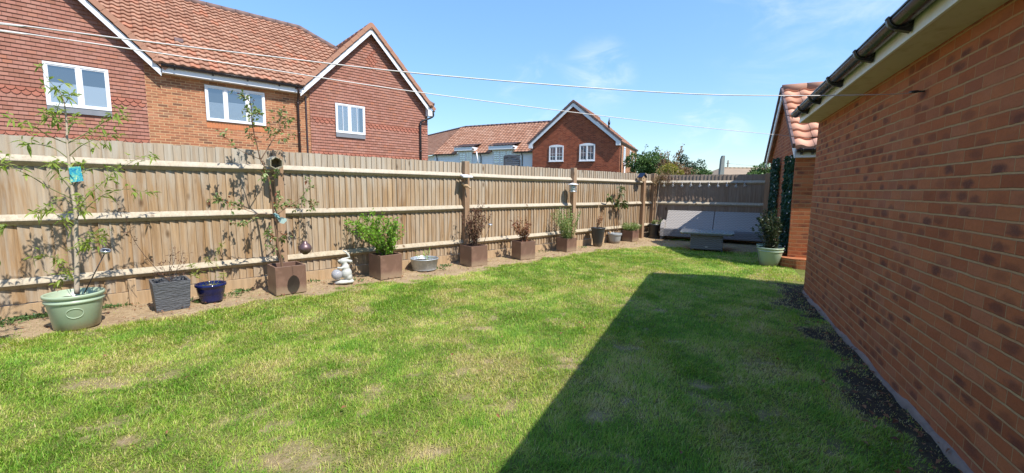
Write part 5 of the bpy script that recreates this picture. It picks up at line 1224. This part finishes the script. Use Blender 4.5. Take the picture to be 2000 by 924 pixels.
# fig like plant
r = thing('fig_plant', yc + Z * .22, 'tall thin stemmed plant with a few large drooping leaves in the grey pot', 'plant'); ms_, ml = MB(), MB(); ny_ = yc.dot(F_N)
for pts, tips in (([(1203, 455), (1206, 430), (1210, 405), (1212, 385), (1212, 368)], ((1212, 366), (1212, 380), (1216, 395), (1220, 400), (1206, 398))), ([(1201, 455), (1199, 432), (1197, 410), (1193, 392)], ((1192, 390), (1190, 384))), ([(1204, 452), (1212, 430), (1215, 412), (1214, 398)], ((1206, 396), (1222, 396)))):
    P_ = catmull([fpl(x, y, ny_ + rnd(-.05, .05)) for x, y in pts], 5); n = len(P_); ms_.tube(P_, [.008 - .005 * i / n for i in range(n)], 6)
    for x, y in tips:
        p = fpl(x, y, ny_); j = min(P_, key=lambda q_: (q_ - p).length); ms_.tube([j, p], .003, 5)
        for _ in range(8): leaf_on(ml, p + rdir() * .02, (rdir() + Z * -.1).normalized(), rnd(.09, .16), rnd(.06, .10), False, .35, rnd(0, 1))
ms_.build('stems', M['twig'], r); ml.build('foliage', M['leaf_fig'], r)
# slender standard in the corner pot
r = thing('standard_tree', cc + Z * .36, 'slender bare stemmed standard with a reddish feathery top in the corner pot', 'tree'); ms_, ml = MB(), MB()
tp_ = cc + Z * 1.72 + V((.10, -.02, 0)); ms_.tube(catmull([cc + Z * .34, cc + Z * .9 + V((.05, 0, 0)), tp_], 6), .009, 7); ms_.build('trunk', M['bark_pale'], r)
mb_ = MB()
for s_ in range(26):
    e = tp_ + V((rnd(-.25, .5), rnd(-.3, .2), rnd(-.12, .30))); mb_.tube(catmull([tp_, tp_.lerp(e, .5) + Z * .06, e], 4), [.003, .003, .003, .003, .002, .002, .0015, .001, .001][:9], 5)
    for _ in range(26): leaf_on(ml, tp_.lerp(e, rnd(.3, 1.05)) + rdir() * .05, (rdir() - Z * .3).normalized(), rnd(.05, .09), rnd(.008, .016), True, .4, rnd(.1, .8) if e.x > tp_.x + .05 else rnd(.55, .75))
mb_.build('branches', M['twig'], r); ml.build('foliage', M['leaf_copper'], r)
shrub('small_plant', cc + Z * .36, 'small grey green plant at the foot of the standard tree beside the sofa arm', 'plant', 14, .26, .18, M['green_stem'], M['leaf_grey'], .05, .022, 14, base_r=.08, lean=V((.12, -.02, 0)))
shrub('potted_shrub', pc2 + Z * .235, 'dark leafy shrub with paler shoots in the sage pot by the pier', 'shrub', 50, .92, .23, M['twig'], M['leaf_dark'], .055, .03, 48, tones=(0, 1), base_r=.08, leaf_from=.1, lean=V((-.06, .05, 0)))
shrub('potted_shrub', pc3 + Z * .235, 'taller thin shrub with light green tips behind the dark one near the sofa', 'shrub', 22, .95, .22, M['twig'], M['leaf_grey'], .045, .022, 22, tones=(0, .8), base_r=.06, leaf_from=.2)

# ivy screens hanging on the garage gable
IV = BD - .012
def ivy(pxs, z0, z1, label, n):
    sa = on_plane(pxs[0], 420, W_N * (IV - .05), W_N).dot(W_U); sb = on_plane(pxs[1], 420, W_N * (IV - .05), W_N).dot(W_U); sa, sb = min(sa, sb), max(sa, sb)
    r = thing('ivy_strip', WP(IV, (sa + sb) / 2, z0), label, 'climber', 'ivy strips on the small garage'); ml, mf, mst = MB(), MB(), MB()
    for q_ in range(5): mst.tube(catmull([WP(IV - .03, sa + (sb - sa) * (q_ + .5) / 5 + rnd(-.05, .05), z0 + (z1 - z0) * t) + rdir() * .03 for t in (0, .3, .6, 1)], 4), .005, 5)
    for _ in range(n):
        s_, z_ = rnd(sa, sb), rnd(z0, z1); ed = 1 - abs(2 * (s_ - sa) / (sb - sa) - 1)
        dp_ = rnd(0, .07) * (.4 + ed) + .025 * math.sin(z_ * 9 + s_ * 7) * ed
        p = WP(IV - max(.01, dp_), s_, z_); leaf_on(ml, p, (-W_N * rnd(.2, 1) + rdir() * .8 - Z * .4).normalized(), rnd(.045, .08), rnd(.035, .06), False, .3, rnd(0, 1))
    for _ in range(int(n / 110)):
        p = WP(IV - .075, rnd(sa, sb), rnd(z0, z1)); mf.lathe(p, [(0, -.01), (.018, 0), (.010, .010), (0, .010)], 7, axis=(-W_N + rdir() * .4))
    mst.build('stems', M['bark_dark'], r); ml.build('foliage', M['leaf_ivy'], r); mf.build('flowers', M['petal'], r)
ivy((1502, 1512), .25, 2.22, 'dark green ivy strip nearer the back fence on the small garage gable', 2600)
ivy((1526, 1543), .25, 2.12, 'dark green ivy strip beside the brick pier of the small garage', 3000)

# ------------------------------------------------------------------ stone figure
q = ground(671, 556) + V((-.38, .92, 0)) * .07; ra = V((.92, .38, 0)); rb = V((-.38, .92, 0))
st = thing('stone_figure', q, 'white stone rabbit ornament holding a clear ball, standing between two brown planters', 'statue')
def sph(m, c_, r_, sc_=(1, 1, 1)):
    n1_, n2_ = 10, 16; base = len(m.v)
    for i in range(n1_ + 1):
        for j in range(n2_):
            t, f = PI * i / n1_, 2 * PI * j / n2_; v = ra * (math.sin(t) * math.cos(f) * r_ * sc_[0]) + rb * (math.sin(t) * math.sin(f) * r_ * sc_[1]) + Z * (math.cos(t) * r_ * sc_[2]); m.v.append(tuple(V(c_) + v))
    for i in range(n1_):
        for j in range(n2_):
            a_, b_ = base + i * n2_ + j, base + i * n2_ + (j + 1) % n2_; m.f.append((a_, a_ + n2_, b_ + n2_, b_)); m.uv.append([(0, 0)] * 4); m.t.append(.5); m.sm.append(True)
def loc_(a, z, d=0): return q + ra * a + rb * d + Z * z
m = MB()
sph(m, loc_(.0, .03), .115, (1.05, .75, .30)); sph(m, loc_(-.05, .02), .08, (1, .8, .35)); sph(m, loc_(.08, .03), .07, (1, .9, .5)); sph(m, loc_(.045, .155), .080, (.95, 1, 1.1)); sph(m, loc_(.035, .235), .062, (.9, .95, 1.15)); sph(m, loc_(.025, .30), .036)
sph(m, loc_(.005, .335), .047, (1.15, .9, .95)); sph(m, loc_(-.035, .34), .027, (1.3, .9, .85)); sph(m, loc_(.075, .10), .065, (.8, 1.1, 1)); sph(m, loc_(.10, .07), .03)
m.tube([loc_(.02, .25, -.04), loc_(-.03, .24, -.05), loc_(-.075, .245, -.03)], [.022, .018, .016], 8); m.tube([loc_(.02, .25, .04), loc_(-.03, .235, .05), loc_(-.07, .22, .03)], [.022, .018, .016], 8)
m.tube([loc_(.02, .35), loc_(.07, .335), loc_(.115, .325), loc_(.13, .335)], [.022, .024, .024, .012], 8)
E_ = catmull([loc_(.04, .35), loc_(.09, .40), loc_(.06, .46), loc_(-.0, .495)], 4); E_ = catmull([loc_(.035, .36), loc_(.098, .385), loc_(.062, .455), loc_(-.005, .500)], 4)
m.tube([loc_(.02, .37)] + [loc_(.098, .385), loc_(.082, .425), loc_(.048, .465), loc_(.0, .495)], [.015, .014, .017, .014, .006], 8)
o = m.build('figure', M['stone_white'], st); rm = o.modifiers.new('join', 'REMESH'); rm.mode = 'VOXEL'; rm.voxel_size = .006; rm.use_smooth_shade = True
sm_ = o.modifiers.new('smooth', 'SMOOTH'); sm_.iterations = 4; sm_.factor = .5
m = MB(); sph(m, loc_(-.085, .145, -.02), .078); m.build('ball', M['clear_ball'], st, smooth_all=True)

# ------------------------------------------------------------------ things fixed to the fence posts
NP = FD - .118
q = fpl(536, 318, NP - .10); nb = thing('nest_box', q, 'six sided hollow wooden nest tube fixed to the top of a fence post', 'nest box')
axd = (-F_N * .8 - F_U * .15 + V((.35, -.1, 0)) - Z * .12).normalized(); e1 = Z - axd * Z.dot(axd); e1.normalize(); e2 = axd.cross(e1)
def hexr(o_, rr): return [o_ + (e1 * math.sin(PI * i / 3 + PI / 6 * 1) + e2 * math.cos(PI * i / 3 + PI / 6)) * rr for i in range(6)]
m = MB(); f0, b0, fi, bi = hexr(q + axd * .10, .088), hexr(q - axd * .09, .088), hexr(q + axd * .10, .074), hexr(q - axd * .085, .074)
m.idx(f0 + b0 + fi + bi, [(i, (i + 1) % 6, 6 + (i + 1) % 6, 6 + i) for i in range(6)] + [(12 + i, 18 + i, 18 + (i + 1) % 6, 12 + (i + 1) % 6) for i in range(6)] + [(i, 12 + i, 12 + (i + 1) % 6, (i + 1) % 6) for i in range(6)] + [tuple(range(18, 24)), tuple(range(6, 12))])
m.build('shell', M['old_wood'], nb, bevel=.003)
m = MB(); m.tube([q + axd * .085 - e1 * .066, q + axd * .135 - e1 * .085], .009, 6); m.build('perch', M['old_wood'], nb)
# shed-roof solar light on the next post
q = fpl(906, 343, NP); so_ = thing('solar_wall_light', q, 'white wedge shaped solar light on the fence post above the wooden bird', 'solar light', 'garden solar lights')
m = MB(); m.prism([q - F_U * .095 + Z * .0, q + F_U * .095 + Z * .0, q + F_U * .11 - F_N * .14 - Z * .035, q - F_U * .11 - F_N * .14 - Z * .035], Z * .022); m.build('cover', M['upvc'], so_, bevel=.004)
m = MB(); m.box(q - F_U * .06 - Z * .05 - F_N * .07, F_U, F_N, Z, .12, .068, .05); m.build('lamp_body', M['metal'], so_, bevel=.006)
q = fpl(910, 363, NP - .05); bi_ = thing('wooden_bird', q, 'small carved wooden bird fixed to a fence post under the white light', 'ornament')
m = MB()
ra0, rb0 = ra, rb; ra, rb = V((.99, -.1, 0)), V((.1, .99, 0))
sph(m, q, .038, (1.5, .9, .85)); sph(m, q - ra * .055 + Z * .035, .026); m.tube([q - ra * .07 + Z * .035, q - ra * .10 + Z * .03], [.01, .003], 6); m.tube([q + ra * .04 - Z * .015, q + ra * .10 - Z * .055], [.02, .014], 6)
o = m.build('body', M['wood_box'], bi_); rm = o.modifiers.new('join', 'REMESH'); rm.mode = 'VOXEL'; rm.voxel_size = .006; rm.use_smooth_shade = True
m = MB(); m.tube([q + F_N * .0, q + F_N * .052], .006, 6); m.build('peg', M['wood_box'], bi_)
ra, rb = ra0, rb0
# bird feeder lantern
q = fpl(1119, 360, NP - .12); bf = thing('bird_feeder', q, 'lantern shaped bird feeder with a flat white roof hanging on a fence post', 'bird feeder')
m = MB(); m.lathe(q, [(0, .03), (.02, .028), (.125, .0), (.128, -.01), (.1, -.006), (0, .0)], 28); m.build('roof', M['white_board'], bf)
m = MB()
for i in range(10): a_ = 2 * PI * i / 10; d_ = V((math.cos(a_), math.sin(a_), 0)) * .085; m.tube([q + d_ - Z * .005, q + d_ - Z * .17], .004, 5)
for z_ in (.05, .10, .15): m.tube([q + V((math.cos(2 * PI * i / 20), math.sin(2 * PI * i / 20), 0)) * .085 - Z * z_ for i in range(21)], .004, 5, False)
m.build('cage', M['metal'], bf)
m = MB(); m.lathe(q, [(0, -.19), (.07, -.19), (.10, -.175), (.10, -.165), (0, -.17)], 24); m.build('tray', M['metal'], bf)
m = MB(); m.lathe(q, [(0, -.165), (.055, -.165), (.055, -.02), (0, -.02)], 18); m.build('seed_tube', M['pale_teal'], bf)
m = MB(); m.tube([q + F_N * .115 + Z * .02, q + F_N * .06 + Z * .05, q + Z * .03], .005, 6); m.build('hook', M['dark_metal'], bf)
# little nest box with a dark roof
q = fpl(1254, 350, NP - .07); nb = thing('nest_box', q, 'small wooden nest box with a dark pitched roof on the last fence post', 'nest box')
m = MB(); m.prism([q + F_U * a_ + Z * z_ - F_N * .05 for a_, z_ in ((-.085, -.06), (.085, -.06), (.085, .07), (0, .15), (-.085, .07))], F_N * .12); m.build('box', M['wood_box'], nb, bevel=.003)
m = MB()
for sg in (-1, 1): m.prism([q - F_N * .09 + Z * .175 , q - F_N * .09 + F_U * sg * .13 + Z * .055, q - F_N * .09 + F_U * sg * .13 + Z * .04, q - F_N * .09 + Z * .158], F_N * .17)
m.build('roof', M['solar_cell'], nb)
m = MB(); m.lathe(q - F_N * .0505 + Z * .02, [(0, .0015), (.020, .0015), (.020, 0)], 18, axis=-F_N); m.build('entrance_hole', M['dark_room'], nb)
# small solar stake light by the purple shrub
q = top(B3) + VR * .16; q = V((q.x, q.y, B3[1])); so_ = thing('solar_stake_light', q, 'tiny silver solar light on a stake beside the purple shrub', 'solar light', 'garden solar lights')
b = on_plane(957, 440, F_N * q.dot(F_N), F_N); m = MB(); m.tube([q, b], .005, 6); m.build('stake', M['dark_metal'], so_)
m = MB(); m.lathe(b, [(0, 0), (.03, 0), (.042, .012), (.042, .028), (0, .03)], 20, axis=(Z + V((.2, -.3, 0)))); m.build('lamp_head', M['metal'], so_)

# ------------------------------------------------------------------ string lights on the back fence
sw = thing('string_lights', FC + FF * 1.6 + Z * 1.6, 'string of clear festoon bulbs hung along the back fence under its top rail', 'lights'); mw = MB()
NB = 10; path = []
for i in range(NB): 
    x = 1297 + i * 17.6; p = on_plane(x, 355, FC + FFN * -.10, FFN); path.append(V((p.x, p.y, 1.66 + .012 * (i % 2))))
pp = []
for a_, b_ in zip(path[:-1], path[1:]):
    for k_ in range(6): t = k_ / 6; pp.append(a_.lerp(b_, t) - Z * .10 * t * (1 - t))
mw.tube(pp + [path[-1]], .005, 6); mw.build('cable', M['black_plastic'], sw)
for p in path:
    m = MB(); m.lathe(p, [(0, -.055), (.016, -.055), (.018, -.04), (.013, .005), (0, .008)], 12); so2 = m.build('socket', M['grey_pot'], sw)
    m = MB(); m.lathe(p - Z * .055, [(0, -.085), (.02, -.082), (.034, -.068), (.040, -.048), (.034, -.026), (.018, -.006), (.014, 0)], 18); m.build('bulb', M['bulb_glass'], sw)

# ------------------------------------------------------------------ rattan sofa and table
SO = V((4.34, 12.13, 0)); SA = FF; SB = FFN; SLn = 2.75; SDp = .56
sf = thing('rattan_sofa', SO + SA * SLn / 2, 'long pale grey woven rattan sofa without cushions against the back fence', 'sofa')
half = SLn / 2
for i in (0, 1):
    a0 = i * half + (.004 if i else 0); w_ = half - .012
    m = MB(); o_ = SO + SA * a0
    m.box(o_ + SB * 0 + Z * .10, SA, SB, Z, w_, SDp * .98, .22); m.build('seat', M['rattan_shaded'], sf, bevel=.018)
    m = MB(); pr = [(SDp * .30, .325), (SDp * 1.0, .83), (SDp * 1.10, .83), (SDp * 1.06, .12), (SDp * .99, .12), (SDp * .99, .325)]
    m.prism([o_ + SA * (.10 if i == 0 else 0) + SB * b_ + Z * z_ for b_, z_ in pr], SA * (w_ - (.10 if i == 0 else 0)))
    # uv for the weave along the slope
    m.build('backrest', M['rattan_pale'], sf, bevel=.014)
m = MB(); m.prism([SO + SB * b_ + Z * z_ - SA * .005 for b_, z_ in ((-.002, .10), (-.002, .34), (.12, .50), (SDp * .9, .56), (SDp * .98, .56), (SDp * .98, .10))], SA * .10); m.build('arm', M['rattan_pale'], sf, bevel=.015)
for a_, b_ in ((.03, .03), (half - .06, .03), (half + .05, .03), (SLn - .05, .03), (.03, SDp - .05), (SLn - .05, SDp - .05)):
    m = MB(); m.box(SO + SA * (a_ - .02) + SB * (b_ - .02) - Z * .01, SA, SB, Z, .04, .04, .125); m.build('leg', M['slat_grey'], sf)
TA, TB = W_N, W_U; TO = V((4.02, 9.92, 0))
tb = thing('rattan_table', TO + TA * .58 + TB * .45, 'low woven rattan garden table with a grey top in front of the sofa', 'table')
m = MB(); o_ = TO
ch = .09; poly = [(0, ch), (ch * .6, 0), (1.17 - ch * .6, 0), (1.17, ch), (1.17, 1.02 - ch), (1.17 - ch * .6, 1.02), (ch * .6, 1.02), (0, 1.02 - ch)]
m.prism([o_ + TA * a_ + TB * b_ + Z * .415 for a_, b_ in poly], Z * .022); m.build('tabletop', M['table_top'], tb, bevel=.006)
m = MB(); m.prism([o_ + TA * (a_ * .97 + .018) + TB * (b_ * .97 + .013) + Z * .385 for a_, b_ in poly], Z * .0285); m.build('apron', M['rattan_dark'], tb, bevel=.005)
m = MB(); m.box(o_ + TA * .24 + TB * .10 + Z * .03, TA, TB, Z, .70, .66, .355); m.build('pedestal', M['rattan_dark'], tb, bevel=.012)
for a_, b_ in ((.25, .11), (.92, .11), (.25, .74), (.92, .74)):
    m = MB(); m.box(o_ + TA * (a_ - .0) + TB * b_ - Z * .01, TA, TB, Z, .025, .025, .045); m.build('foot', M['slat_grey'], tb)
m = MB(); m.box(o_ + TA * .57 + TB * .094 + Z * .085, TA, TB, Z, .05, .006, .018); m.build('plate', M['metal'], tb)

# ------------------------------------------------------------------ washing lines
def hook(p, label):
    r = thing('line_hook', p, label, 'hook', 'washing line hooks on the garage'); m = MB()
    m.tube([p + W_N * .02, p - W_N * .035], .006, 8); m.build('screw', M['black_plastic'], r)
    m = MB(); c_ = p - W_N * .055; ring = [c_ + (W_N * math.cos(2 * PI * i / 16) + W_U * math.sin(2 * PI * i / 16)) * .022 for i in range(17)]; m.tube(ring, .006, 8, False); m.build('ring', M['black_plastic'], r)
    return c_
h1 = hook(on_plane(1806, 178, W_N * GD, W_N), 'black ring hook screwed into the brick wall where the nearer washing line ends')
h2 = hook(WP(GD, GE - .03, 2.145), 'black ring hook at the far corner of the big garage under the eaves')
def washing(hk, left, pts, label):
    """the line hangs in the vertical plane through its two anchors"""
    d = (left - hk); d.z = 0; nn = V((d.y, -d.x, 0)).normalized(); P_ = [on_plane(x, y, hk, nn) for x, y in pts]
    f = P_[0]; sl_ = (P_[0] - P_[1]); P_ = [f + sl_.normalized() * 2.5 + Z * .08] + P_ + [hk]
    m = MB(); m.tube(catmull(P_, 8), .0029, 8); tag(m.build('washing_line', M['rope_white'], loc=hk), label, 'washing line', 'washing lines')
washing(h1, V((-2.3, 1.55, 2.1)), [(-90, 37), (0, 45), (250, 77), (500, 107), (860, 147.5), (1300, 181), (1545, 187), (1745, 184)], 'upper white washing line running to the hook on the near brick wall')
washing(h2, V((-2.45, 1.65, 2.1)), [(-90, 49), (0, 59), (250, 95), (500, 132), (860, 186), (1300, 241), (1545, 266)], 'lower white washing line running to the far corner of the big garage')

# ------------------------------------------------------------------ trees beyond the back fence
def far_tree(name, px, py_top, Y, rx, rz, zc_off, mat, n, label, leaf=.13, bark='bark_dark', lumps=9, group='trees behind the back fence', twigs=0):
    t = on_plane(px, py_top, V((0, Y, 0)), V((0, 1, 0))); base = V((t.x, Y, 0)); zc = t.z - rz
    r = thing(name, base, label, 'tree' if 'tree' in name else 'shrub', group); mt, ml = MB(), MB()
    mt.tube([base - Z * .1, base + Z * zc * .6 + V((.05, 0, 0)), base + Z * (zc + rz * .3)], [.09 * rx, .07 * rx, .02 * rx], 8)
    lp = [(V((rnd(-1, 1) * rx * .60, rnd(-1, 1) * rx * .58, rnd(-.75, .60) * rz)), rnd(.36, .56)) for _ in range(lumps)]
    for c_, s_ in lp: mt.tube(catmull([base + Z * zc * rnd(.4, .8), base + Z * zc + c_ * .5, base + Z * zc + c_], 4), [.04 * rx, .035 * rx, .03 * rx, .03 * rx, .025 * rx, .02 * rx, .02 * rx, .012 * rx, .01 * rx], 5)
    for _ in range(n):
        c_, s_ = random.choice(lp); d = rdir(); rr = rnd(.35, 1.0) ** .5 * (1 + .16 * math.sin(d.x * 9 + c_.x * 5) * math.cos(d.z * 8))
        p = base + Z * zc + c_ + V((d.x * rx * s_, d.y * rx * s_, d.z * rz * s_)) * rr
        if p.z > t.z: p.z = t.z - rnd(0, .15)
        leaf_on(ml, p, (d + rdir()).normalized(), leaf * rnd(.6, 1.3), leaf * .6 * rnd(.7, 1.2), False, .15, rnd(0, 1))
    for _ in range(twigs):
        a_ = base + Z * (zc + rz * .5) + V((rnd(-.6, .6) * rx, 0, 0)); e = a_ + V((rnd(-.3, .4) * rx, 0, rz * rnd(.5, .95))); mt.tube([a_, e], [.02, .006], 5)
        for _ in range(14): leaf_on(ml, a_.lerp(e, rnd(.3, 1)) + rdir() * .08, rdir(), leaf, leaf * .6, False, .2, rnd(.3, 1))
    mt.build('trunk', M[bark], r); ml.build('crown', M[mat], r)
far_tree('broadleaf_tree', 1264, 296, 26, 1.35, 1.15, 0, 'leaf_tree', 6500, 'green leafy tree beside the distant brick gable house', .15, twigs=3)
far_tree('broadleaf_tree', 1292, 302, 27, 1.15, 1.05, 0, 'leaf_tree', 5000, 'lower mid green tree just right of the first tree by the gable house', .15)
far_tree('copper_tree', 1310, 296, 21, .70, .9, 0, 'leaf_copper', 1600, 'sparse coppery pink topped tree behind the fence corner', .11, twigs=7)
far_tree('golden_shrub', 1318, 318, 19, .62, .5, 0, 'leaf_gold', 1900, 'golden yellow green shrub behind the back fence below the copper tree', .09)
far_tree('evergreen_tree', 1353, 299, 30, .82, 1.05, 0, 'leaf_deep', 4200, 'round dark green evergreen tree standing behind the back fence', .13)
far_tree('copper_shrub', 1352, 326, 20, .70, .3, 0, 'leaf_copper', 1100, 'low copper red shrub in front of the round evergreen', .10)
far_tree('golden_shrub', 1374, 327, 19, .42, .36, 0, 'leaf_tree', 1100, 'bright green feathery shrub right of the low copper shrub', .10)
far_tree('broadleaf_tree', 1488, 317, 36, 1.5, .9, 0, 'leaf_tree', 3200, 'spreading green tree behind the bungalow roof next to the small garage', .2)

# ------------------------------------------------------------------ weeds along the fence foot
m = MB()
for px, py, n in ((60, 612, 90), (85, 618, 70), (205, 592, 60), (235, 590, 30), (250, 592, 14), (470, 570, 60), (455, 578, 40), (608, 551, 26), (870, 520, 60), (862, 526, 30), (700, 548, 26), (1140, 484, 24), (1060, 492, 20), (20, 625, 50), (5, 635, 40), (1330, 470, 20), (380, 590, 24)):
    c_ = ground(px, py); c_ = c_ if c_.dot(F_N) < 6.6 else FP(c_.dot(F_U), 6.58)
    for _ in range(n): p = c_ + V((rnd(-.10, .10), rnd(-.07, .07), 0)); m.leaf(p, (rdir() * .8 + Z * .9).normalized(), rdir(), rnd(.03, .09), rnd(.008, .022), rnd(0, 1), .3, .2, rnd(0, 1) < .6)
for _ in range(0):
    x_, y_ = rnd(-4, 3.4), rnd(1.9, 9); c_ = V((x_, y_, .004))
    if c_.dot(F_N) > 5.6 or c_.dot(W_N) > 1.0: continue
    for q_ in range(random.randint(6, 12)): a_ = rnd(0, 6.28); m.leaf(c_ + V((rnd(-.03, .03), rnd(-.03, .03), .006)), V((math.cos(a_), math.sin(a_), rnd(.1, .5))), Z, rnd(.025, .05), rnd(.015, .028), rnd(.3, .9), .2)
tag(m.build('weeds', M['leaf_tree'], loc=FP(2, 6.5)), 'small green weeds sprouting along the foot of the fence', 'weeds', kind='stuff')
